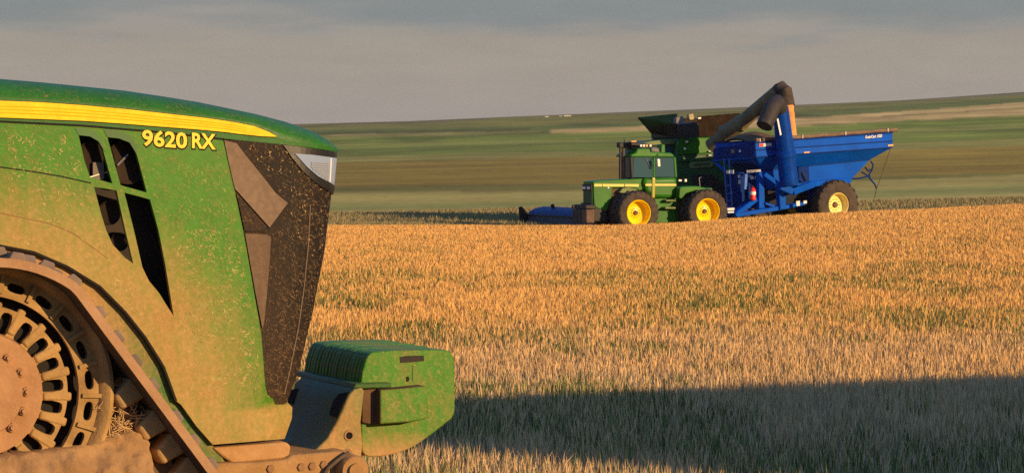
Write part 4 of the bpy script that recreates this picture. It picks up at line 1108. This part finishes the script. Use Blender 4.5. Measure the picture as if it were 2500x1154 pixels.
o_ = CF.at(1825, 420.4, .255); text_mesh('GrainCart', 'lettering', M_BLUD, gc, o_, CF.at(1857, 418, .255) - o_, (0, 0, 1), .11, 1.0, .002, .003)
for q in ([(1833, 431), (1841, 430.5), (1841, 437.5), (1833, 438)], [(1845, 429), (1854, 428), (1854, 437), (1845, 438)]):
    pr('sticker', q, .68, .74, M_WHT, bevel=0)
for q in ([(1803, 427), (1807, 426.5), (1807, 434), (1803, 434.5)], [(1804, 439), (1808.5, 438.5), (1808.5, 449), (1804, 449.5)]):
    pr('sticker', q, .90, .94, M_WHT, bevel=0)
# auger: lower tube, folded upper tube, base and trough
mb = MB(); A0, A1 = CF.at(1927, 449, -.42), CF.at(1905, 262, -.62); 
mb.tube([A0, A0.lerp(A1, .35), A0.lerp(A1, .36), A0.lerp(A1, .42), A0.lerp(A1, .43), A1], [.42, .41, .45, .45, .40, .35], 24); aug = mb.build('auger', plain('auger_blue', (.002, .05, .32), .4, var=.2, spec=.08), gc, smooth=40)
mb = MB(); B0 = CF.at(1906, 268, -.66); B1 = CF.at(1897, 252, -.9); B2 = CF.at(1886, 262, -1.15); B3 = CF.at(1866, 308, -1.35)
mb.tube([B0, B0.lerp(B1, .6), B1, B1.lerp(B2, .5), B2, B2.lerp(B3, .5), B3], [.33, .36, .38, .38, .37, .36, .36], 20); mb.build('auger_spout', plain('spout_dark', (.03, .026, .024), .7, dust=.1), aug, smooth=50)
mb = MB(); mb.bar(CF.at(1898, 290, -1.0), CF.at(1906, 330, -.9), .02, .12); mb.build('auger_label', M_WHT, aug)
pr('hinge_lamp', [(1927, 322), (1934, 321), (1935, 330), (1928, 331)], -.55, -.42, M_LMP, bevel=.02)
pr('gearbox_cover', [(1948, 407), (1975, 405), (1977, 442), (1960, 447), (1950, 440)], -.10, .66, M_BLUD, bevel=.03)
mb = MB(); mb.tube([CF.at(1960, 421, -.16), CF.at(1963, 428, -.2), CF.at(1968, 441, -.16)], .035, 6); mb.build('handle', M_BLK, gc)
mb = MB()
mb.bar(CF.at(1866, 425, .0), CF.at(1912, 458, -.25), .16, .2); mb.bar(CF.at(1905, 455, -.3), CF.at(1935, 468, -.35), .2, .3); mb.bar(CF.at(1935, 468, -.35), CF.at(1985, 449, -.1), .2, .3); mb.bar(CF.at(1985, 449, .1), CF.at(2075, 440, .4), .2, .25)
mb.build('auger_cradle', M_BLU, gc, bevel=.03)
pr('post', [(1900, 455), (1920, 452), (1919, 508), (1905, 512), (1903, 480)], .0, .3, M_BLU, bevel=.03)
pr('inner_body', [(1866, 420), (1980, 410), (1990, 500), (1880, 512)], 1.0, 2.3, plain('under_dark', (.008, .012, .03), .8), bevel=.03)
pr('lower_beam', [(1795, 521), (1850, 512), (1905, 503), (1965, 493), (1967, 500), (1905, 513), (1850, 522), (1800, 530)], .1, .5, M_BLU, bevel=.02)
pr('lower_beam', [(1795, 521), (1850, 512), (1905, 503), (1965, 493), (1967, 500), (1905, 513), (1850, 522), (1800, 530)], CW - .5, CW - .1, M_BLU, bevel=.02)
mb = MB(); mb.bar(CF.at(1798, 522, .3), CF.at(1846, 486, .5), .14, .2); mb.bar(CF.at(1790, 524, 1.0), CF.at(1826, 490, 1.0), .12, .16); mb.bar(CF.at(1868, 496, .3), CF.at(1900, 507, .3), .1); mb.build('tongue_brace', M_BLU, gc)
t0, t1 = CF.at(1800, 526, .6), AF.at(1740, 520, .5) 
t1w = AF.o + AF.eu * t1.x + AF.ev * t1.y + Vector((0, 0, t1.z)); mb = MB(); mb.bar(CF.loc(t1w), t0 + Vector((1, 1.0, 0)), .22, .2); mb.build('tongue', M_BLU, gc)
pr('step_plate', [(1776, 508), (1793, 507), (1793, 513), (1776, 514)], .2, .5, M_WHT, bevel=.01); pr('step_plate', [(1777, 516), (1792, 515.5), (1792, 519.5), (1777, 520)], .2, .5, M_WHT, bevel=.01)
pr('jack', [(1775, 508), (1796, 506), (1798, 530), (1778, 532)], .52, .9, M_BLUD, bevel=.02)
for q in ([(1944, 491), (1953, 490), (1953, 502), (1945, 503)], [(1967, 451), (1976, 450), (1976, 458), (1968, 459)], [(1962, 490), (1970, 489.5), (1970, 496.5), (1962, 497)]):
    pr('reflector', q, -.25, -.2, M_WHT, bevel=.005)
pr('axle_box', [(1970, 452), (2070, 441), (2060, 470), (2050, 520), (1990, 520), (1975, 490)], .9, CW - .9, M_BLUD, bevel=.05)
# rear light bracket with its hoses
mb = MB()
for path_ in ([(2073, 437), (2100, 435), (2122, 429)], [(2104, 420), (2120, 430), (2127, 440), (2136, 450), (2140, 461)], [(2126, 394), (2132, 402), (2128, 418), (2122, 424), (2124, 436)], [(2112, 408), (2120, 418), (2126, 414)]):
    mb.tube([CF.at(x, y, 1.0) for x, y in path_], .036, 8)
mb.build('rear_bracket', M_BLUD, gc, smooth=50)
mb = MB(); mb.tube([CF.at(x, y, .9) for x, y in ((2174, 362), (2160, 405), (2148, 440), (2140, 460), (2135, 484))], .02, 6); mb.tube([CF.at(2146, 486, .9), CF.at(2147.5, 494, .9)], .03, 6); mb.build('cable', plain('cable_brown', (.09, .065, .04), .8), gc)
wc_ = CF.at(2048.4, 500, -.35)
wh = make_wheel(gc, Vector((wc_.x, -.02, wc_.z)), 1.10, .525, .74, M_RIMC, 20, .26, .13, 10)
o = copy_tree(wh, gc); o.location = (wc_.x, CW + .02, wc_.z); o.rotation_euler = (0, 0, math.pi)
mb = MB(); mb.tube([(wc_.x, .2, wc_.z), (wc_.x, CW - .2, wc_.z)], .16, 12); mb.build('axle', M_BLUD, gc)

# fire extinguisher on the front post
fe = bpy.data.objects.new('fire_extinguisher', None); COL.objects.link(fe)
ep = CF.at(1838, 472, .30); fe.location = CF.o + CF.eu * ep.x + CF.ev * ep.y + Vector((0, 0, ep.z)); fe.rotation_euler = (0, 0, CF.yaw)
tag(fe, 'red fire extinguisher with white label fixed to the front of the blue cart', 'fire extinguisher')
mb = MB(); mb.tube([(0, 0, -.32), (0, 0, -.28), (0, 0, .14), (0, 0, .23), (0, 0, .27)], [.08, .13, .13, .08, .05], 16); bd = mb.build('cylinder_body', M_RED, fe, smooth=40)
mb = MB(); mb.tube([(0, 0, -.06), (0, 0, .08)], .134, 16); mb.build('paper_label', M_WHT, fe, smooth=40)
mb = MB(); mb.tube([(0, 0, .26), (0, 0, .32), (-.07, 0, .34)], .03, 8); mb.build('valve', M_BLK, fe)

# heap of grain
hp0, hp1 = CF.at(1846, 350, 0), CF.at(2170, 328, 0)
mb = MB(); nn = 26; grid = []
for i in range(nn + 1):
    row = []
    for j in range(nn + 1):
        u = hp0.x + .1 + (6.3) * i / nn; v_ = .1 + (CW - .2) * j / nn
        d2 = ((u - (hp0.x + 1.0)) / 1.35) ** 2 + ((v_ - CW * .55) / 1.7) ** 2
        zz = hp0.z - .35 + .05 * (u - hp0.x) + .85 * math.exp(-d2 * .9) + .03 * mn.noise(Vector((u * 2, v_ * 2, 0)))
        row.append(mb.bm.verts.new((u, v_, zz)))
    grid.append(row)
for i in range(nn):
    for j in range(nn): mb.bm.faces.new((grid[i][j], grid[i + 1][j], grid[i + 1][j + 1], grid[i][j + 1]))
b0 = len(mb.bm.verts)
heap = mb.build('grain_heap', plain('grain_shaded', (.12, .07, .03), .9, var=.2, scale=6), None, smooth=180)  # grain colour darkened to stand in for shade on the heap
heap.location = CF.o; heap.rotation_euler = (0, 0, CF.yaw); tag(heap, 'mound of shaded brown grain heaped inside the front of the blue cart', 'grain heap', kind='stuff')

# ================================================================== combine harvester behind
HF = Frame(1700, 560, 119.5, 22.0)
ch = HF.root('combine_harvester'); tag(ch, 'green combine harvester standing behind the tractor and cart, its auger raised over the cart', 'combine')
pr = PB(HF, ch); BWD = 3.0
bd = pr('body', [(1650, 380), (1655, 337), (1735, 333), (1900, 330), (1990, 350), (2000, 430), (1960, 480), (1650, 500)], 0, BWD, M_GRND, bevel=.10)
pr('upper_panel', [(1652, 352), (1664, 338), (1700, 336), (1736, 335), (1738, 374), (1660, 378)], -.08, .02, M_GRN, bevel=.05)
pr('upper_panel', [(1652, 379), (1742, 376), (1745, 392), (1652, 396)], -.06, .02, M_GRND, bevel=.04)
pr('side_vent', [(1686, 396), (1735, 392), (1743, 398), (1738, 408), (1686, 412), (1682, 404)], -.07, .02, M_GRNL, bevel=.03)
pr('side_vent', [(1694, 399), (1732, 396), (1732, 403), (1694, 406)], -.085, .0, plain('vent_green', (.06, .10, .03), .6), bevel=.01)
pr('side_panel', [(1652, 414), (1745, 412), (1790, 450), (1800, 490), (1652, 500)], -.05, .02, M_GRND, bevel=.04)
pr('side_panel', [(1690, 426), (1740, 424), (1772, 450), (1775, 520), (1690, 520)], -.06, .0, M_BLK, bevel=.03)
for x_, y_ in ((1678, 346), (1673, 363)): pr('work_lamp', [(x_ - 2.5, y_ - 2.5), (x_ + 2.5, y_ - 2.5), (x_ + 2.5, y_ + 2.5), (x_ - 2.5, y_ + 2.5)], -.2, -.1, M_LMP, bevel=.02)
for x_, y_ in ((1734, 369), (1734, 379)): pr('marker_lamp', [(x_ - 4, y_ - 1.2), (x_ + 3, y_ - 1.2), (x_ + 3, y_ + 1.2), (x_ - 4, y_ + 1.2)], -.2, -.1, M_LMP, bevel=.01)
# grain tank and its extension flaps
M_FLAP = plain('tank_flap', (.032, .02, .012), .75, var=.4, spec=.1)
pr('grain_tank', [(1652, 337), (1652, 304), (1705, 298), (1770, 300), (1810, 335)], .1, BWD - .1, M_BLK, bevel=.04)
def quad(name, pts, mat, th=.05):
    mb = MB(); n_ = (pts[1] - pts[0]).cross(pts[2] - pts[0]).normalized() * th
    mb.loft([pts, [p + n_ for p in pts]]); return mb.build(name, mat, ch)
quad('tank_flap', [HF.at(1705, 335, .0), HF.at(1735, 333, .0), HF.at(1772, 331, 0), HF.at(1806, 276, -.4), HF.at(1704, 284, -.4)], M_FLAP)
quad('tank_flap', [HF.at(1600, 338, 2.8), HF.at(1578, 311, 2.9), HF.at(1650, 303, -.05), HF.at(1655, 337, 0)], M_FLAP)
quad('tank_flap', [HF.at(1578, 311, 2.9), HF.at(1557, 288, 3.0), HF.at(1652, 279, -.1), HF.at(1650, 303, -.05)], plain('flap_green', (.02, .075, .014), .7))
quad('tank_flap', [HF.at(1600, 338, 2.8), HF.at(1780, 336, 2.8), HF.at(1760, 290, 3.2), HF.at(1557, 289, 3.0)], M_FLAP)
quad('tank_flap', [HF.at(1800, 335, .0), HF.at(1800, 335, 0) + Vector((0, 2.8, 0)), HF.at(1808, 292, 0) + Vector((0, 3.2, 0)), HF.at(1808, 278, -.35)], M_FLAP)
pr('tank_window', [(1659, 310), (1680, 308), (1680, 318), (1659, 319)], -.28, -.24, M_GREY, bevel=.01)
pr('tank_box', [(1651, 287), (1668, 284), (1672, 299), (1651, 302)], -.5, -.2, M_GREY, bevel=.02); pr('beacon', [(1681, 279), (1693, 277), (1696, 292), (1682, 294)], -.3, -.1, plain('beacon_tan', (.38, .30, .14), .6), bevel=.04)
pr('work_lamp', [(1704, 287), (1712, 286), (1712, 290.5), (1705, 291.5)], -.5, -.42, M_LMP, bevel=.015)
pr('tank_side', [(1655, 303), (1706, 299), (1708, 336), (1655, 337)], -.5, -.44, M_BLK, bevel=.03)
# cab, feeder, header, wheels
cb = pr('cab', [(1562, 352), (1590, 346), (1650, 344), (1652, 480), (1590, 490), (1560, 430)], .5, 2.5, M_BLK, bevel=.08)
pr('cab_roof', [(1558, 354), (1578, 348), (1592, 344), (1640, 341), (1654, 344), (1652, 352), (1560, 357)], .35, 2.65, M_GRNL, bevel=.05)
pr('cab_window', [(1568, 360), (1645, 356), (1645, 430), (1572, 432)], .46, .5, M_GLS, bevel=0)
pr('feeder_house', [(1480, 505), (1590, 470), (1640, 480), (1640, 530), (1490, 545)], .9, 2.1, M_GRND, bevel=.05)
hz_t, hz_b = -.1, -.95
hL = HF.at(1288, 520, 6.3).x
mb = MB(); v0, v1 = -3.1, 6.3
prof = [(.05, -1.05), (.0, -.38), (.02, -.32), (.10, -.16), (.34, -.02), (.8, .08), (1.3, .05), (1.5, -.5), (1.4, -1.0)]
zt = HF.at(1400, 507, 3.0).z - .06
mb.prism([(hL + a, zt + b) for a, b in prof], v0, v1); hd = mb.build('header', plain('header_blue', (.005, .042, .15), .5, var=.2, spec=.1), ch, bevel=.03)
mb = MB(); mb.box(hL - .05, hL + .06, v0 + .05, v1 - .05, zt - .36, zt - .29); mb.build('header_edge', M_BLK, hd)
mb = MB(); mb.box(hL - .02, hL + .05, v0 + .05, v1 - .05, zt - 1.1, zt - .37); mb.build('header_skirt', plain('skirt_grey', (.05, .055, .075), .7, dust=.15), hd)
for v_ in (v1, v0):
    mb = MB(); s_ = .0; mb.prism([(hL - .35, zt - 1.2), (hL - .45, zt + .05), (hL - .30, zt + .08), (hL + .1, zt - .45), (hL + 1.4, zt - .3), (hL + 1.4, zt - 1.1)], v_ - .06, v_ + .06); mb.build('header_divider', M_BLK, hd)
for v_ in (1.8, 4.3):
    mb = MB(); mb.bar((hL + .5, v_, zt + .02), (hL + .42, v_, zt + .2), .16, .12); mb.build('header_bracket', M_BLK, hd)
cw_ = HF.at(1700, 488, -.3)
fw = make_wheel(ch, Vector((cw_.x, .35, cw_.z)), 1.0, .5, .7, plain('rim_dull', (.25, .16, .02), .5), 20, .2, .12, 8)
o = copy_tree(fw, ch); o.location = (cw_.x, BWD - .35, cw_.z); o.rotation_euler = (0, 0, math.pi)
for v_ in (.4, BWD - .4):
    o = copy_tree(fw, ch); o.location = (cw_.x + 3.8, v_, cw_.z - .25); o.scale = (.75, .7, .75)
# unloading auger swung out over the cart
U = [P(1737, 357, 118.6), P(1772, 327, 118.0), P(1808, 302, 117.4), P(1900, 221, 115.6)]
def cl(pts, rad, name, mat, par=ch, segs=20):
    mb = MB(); mb.tube([HF.loc(p) for p in pts], rad, segs); return mb.build(name, mat, par, smooth=40)
ua = cl([U[0], U[0].lerp(U[1], .5), U[1]], [.36, .34, .33], 'unloading_auger', M_AUG)
d_ = (U[1] - U[0]).normalized()
cl([U[1] - d_ * .05, U[1], U[1] + d_ * .02, U[2], U[2] + d_ * .03], [.36, .47, .40, .36, .36], 'auger_sleeve', M_AUG, ua)
d_ = (U[3] - U[2]).normalized()
cl([U[2] - d_ * .02, U[2] + d_ * .05, U[2] + d_ * .2, U[3]], [.36, .42, .335, .29], 'auger_tube', M_AUG, ua)
cl([U[2].lerp(U[3], .45) + Vector((0, 0, -.3)), U[2].lerp(U[3], .55) + Vector((0, 0, -.32))], .07, 'tube_clamp', M_BLK, ua, 8)
cl([U[2].lerp(U[3], .62) + Vector((0, -.1, .33)), U[2].lerp(U[3], .92) + Vector((0, -.1, .34))], .03, 'tube_pipe', M_GREY, ua, 8)
S0, S1, S2, S3 = P(1893, 226, 115.7), P(1908, 214, 115.5), P(1917, 222, 115.3), P(1923, 259, 115.2)
cl([S0, S0.lerp(S1, .6), S1, S2, S2.lerp(S3, .5), S3], [.27, .30, .30, .31, .32, .33], 'auger_boot', M_RUBB, ua)
# grain pouring down
g0, g1 = P(1922.5, 256, 115.2), P(1928.5, 336, 115.2)
mb = MB(); rings = []
for i in range(26):
    t = i / 25; c_ = g0.lerp(g1, t); r_ = .27 + .05 * t
    rings.append([c_ + Vector((math.cos(a) * r_ * (1 + .10 * mn.noise(Vector((math.cos(a) * 2, math.sin(a) * 2, t * 9)))), math.sin(a) * r_, 0)) for a in np.linspace(0, 2 * math.pi, 20, endpoint=False)])
mb.loft(rings); gs = mb.build('grain_stream', plain('falling_grain', (.62, .30, .09), .9, var=.2, scale=4), None, smooth=60)
tag(gs, 'golden stream of grain pouring from the combine auger into the blue cart', 'grain stream', kind='stuff')

# ================================================================== white farm sheds on the far ridge
M_SHED = plain('shed_white', (.82, .78, .66), .7, var=.05); M_SROOF = plain('shed_roof', (.30, .28, .26), .6)
def shed(px, py, wpx, hpx, label, r=1750.0):
    sc2 = r / F; w_ = wpx * sc2; h_ = hpx * sc2; X_ = px
    e = bpy.data.objects.new('farm_shed', None); COL.objects.link(e)
    az = math.atan((px - 1250) / F); gz = float(height(r, X_)); e.location = (r * math.sin(az), r * math.cos(az), gz)
    tag(e, label, 'shed', 'farm buildings on the ridge')
    zc = CAMZ + (400 - py) / F * r - gz
    mb = MB(); mb.box(-w_ / 2, w_ / 2, 0, w_ * .5 + 5, -1, zc); mb.build('wall', M_SHED, e)
    mb = MB(); mb.bm; p_ = [(-w_ / 2 - .3, zc), (w_ / 2 + .3, zc), (w_ / 2 + .3, zc + .3), (0, zc + h_ * .35), (-w_ / 2 - .3, zc + .3)]
    mb.loft([[Vector((u, -.3, z)) for u, z in p_], [Vector((u, w_ * .5 + 5.3, z)) for u, z in p_]]); mb.build('roof', M_SROOF, e)
shed(1335, 284.6, 9, 5, 'small white farm shed at the left end of the ridge buildings')
shed(1369, 284.0, 7, 4, 'dull pale farm shed between the two bright white ones')
shed(1386, 282.4, 17, 5, 'long low white farm shed, widest of the ridge buildings')

# ================================================================== the grain trailer parked outside the picture, whose shadow lies across the foreground
tr = bpy.data.objects.new('grain_trailer', None); COL.objects.link(tr)
sx, sy = math.sin(R(SUN_AZ)), -math.cos(R(SUN_AZ)); Htr = 4.0; L_ = Htr / math.tan(R(SUN_EL))
tr.location = (-3.6 + sx * L_ + .05, 24.9 + sy * L_ + .02, 0); tr.rotation_euler = (0, 0, R(25))
tag(tr, 'grey steel grain trailer parked outside the right edge, shading the foreground', 'trailer')
M_TR = plain('trailer_grey', (.35, .35, .36), .4, metal=.3)
mb = MB(); mb.prism([(0, 1.3), (0, Htr), (11, Htr), (11, 1.3), (9, .9), (7, 1.3), (4, 1.3), (2, .9)], -2.5, 0); mb.build('box', M_TR, tr, bevel=.04)
mb = MB(); mb.box(.3, 10.8, -2.2, -.3, .85, 1.15); mb.build('chassis', M_BLK, tr)
for x_ in (1.2, 2.5, 8.8, 10.1):
    for y_ in (-2.2, -.3):
        make_wheel(tr, Vector((x_, y_, .5)), .5, .28, .3, M_GREY, 10, .06, .08, 6)

# ================================================================== dusty evening air
mb = MB(); mb.box(-1800, 1800, -60, 3150, -80, 110)
hz = G('haze_air'); hz.t.nodes.remove(hz.p); pv_ = hz.t.nodes.new('ShaderNodeVolumePrincipled'); pv_.inputs['Color'].default_value = (.86, .80, .74, 1); pv_.inputs['Density'].default_value = .00005
hz.t.links.new(pv_.outputs[0], hz.out.inputs['Volume'])
ho = mb.build('haze', hz.m, None); tag(ho, kind='stuff')
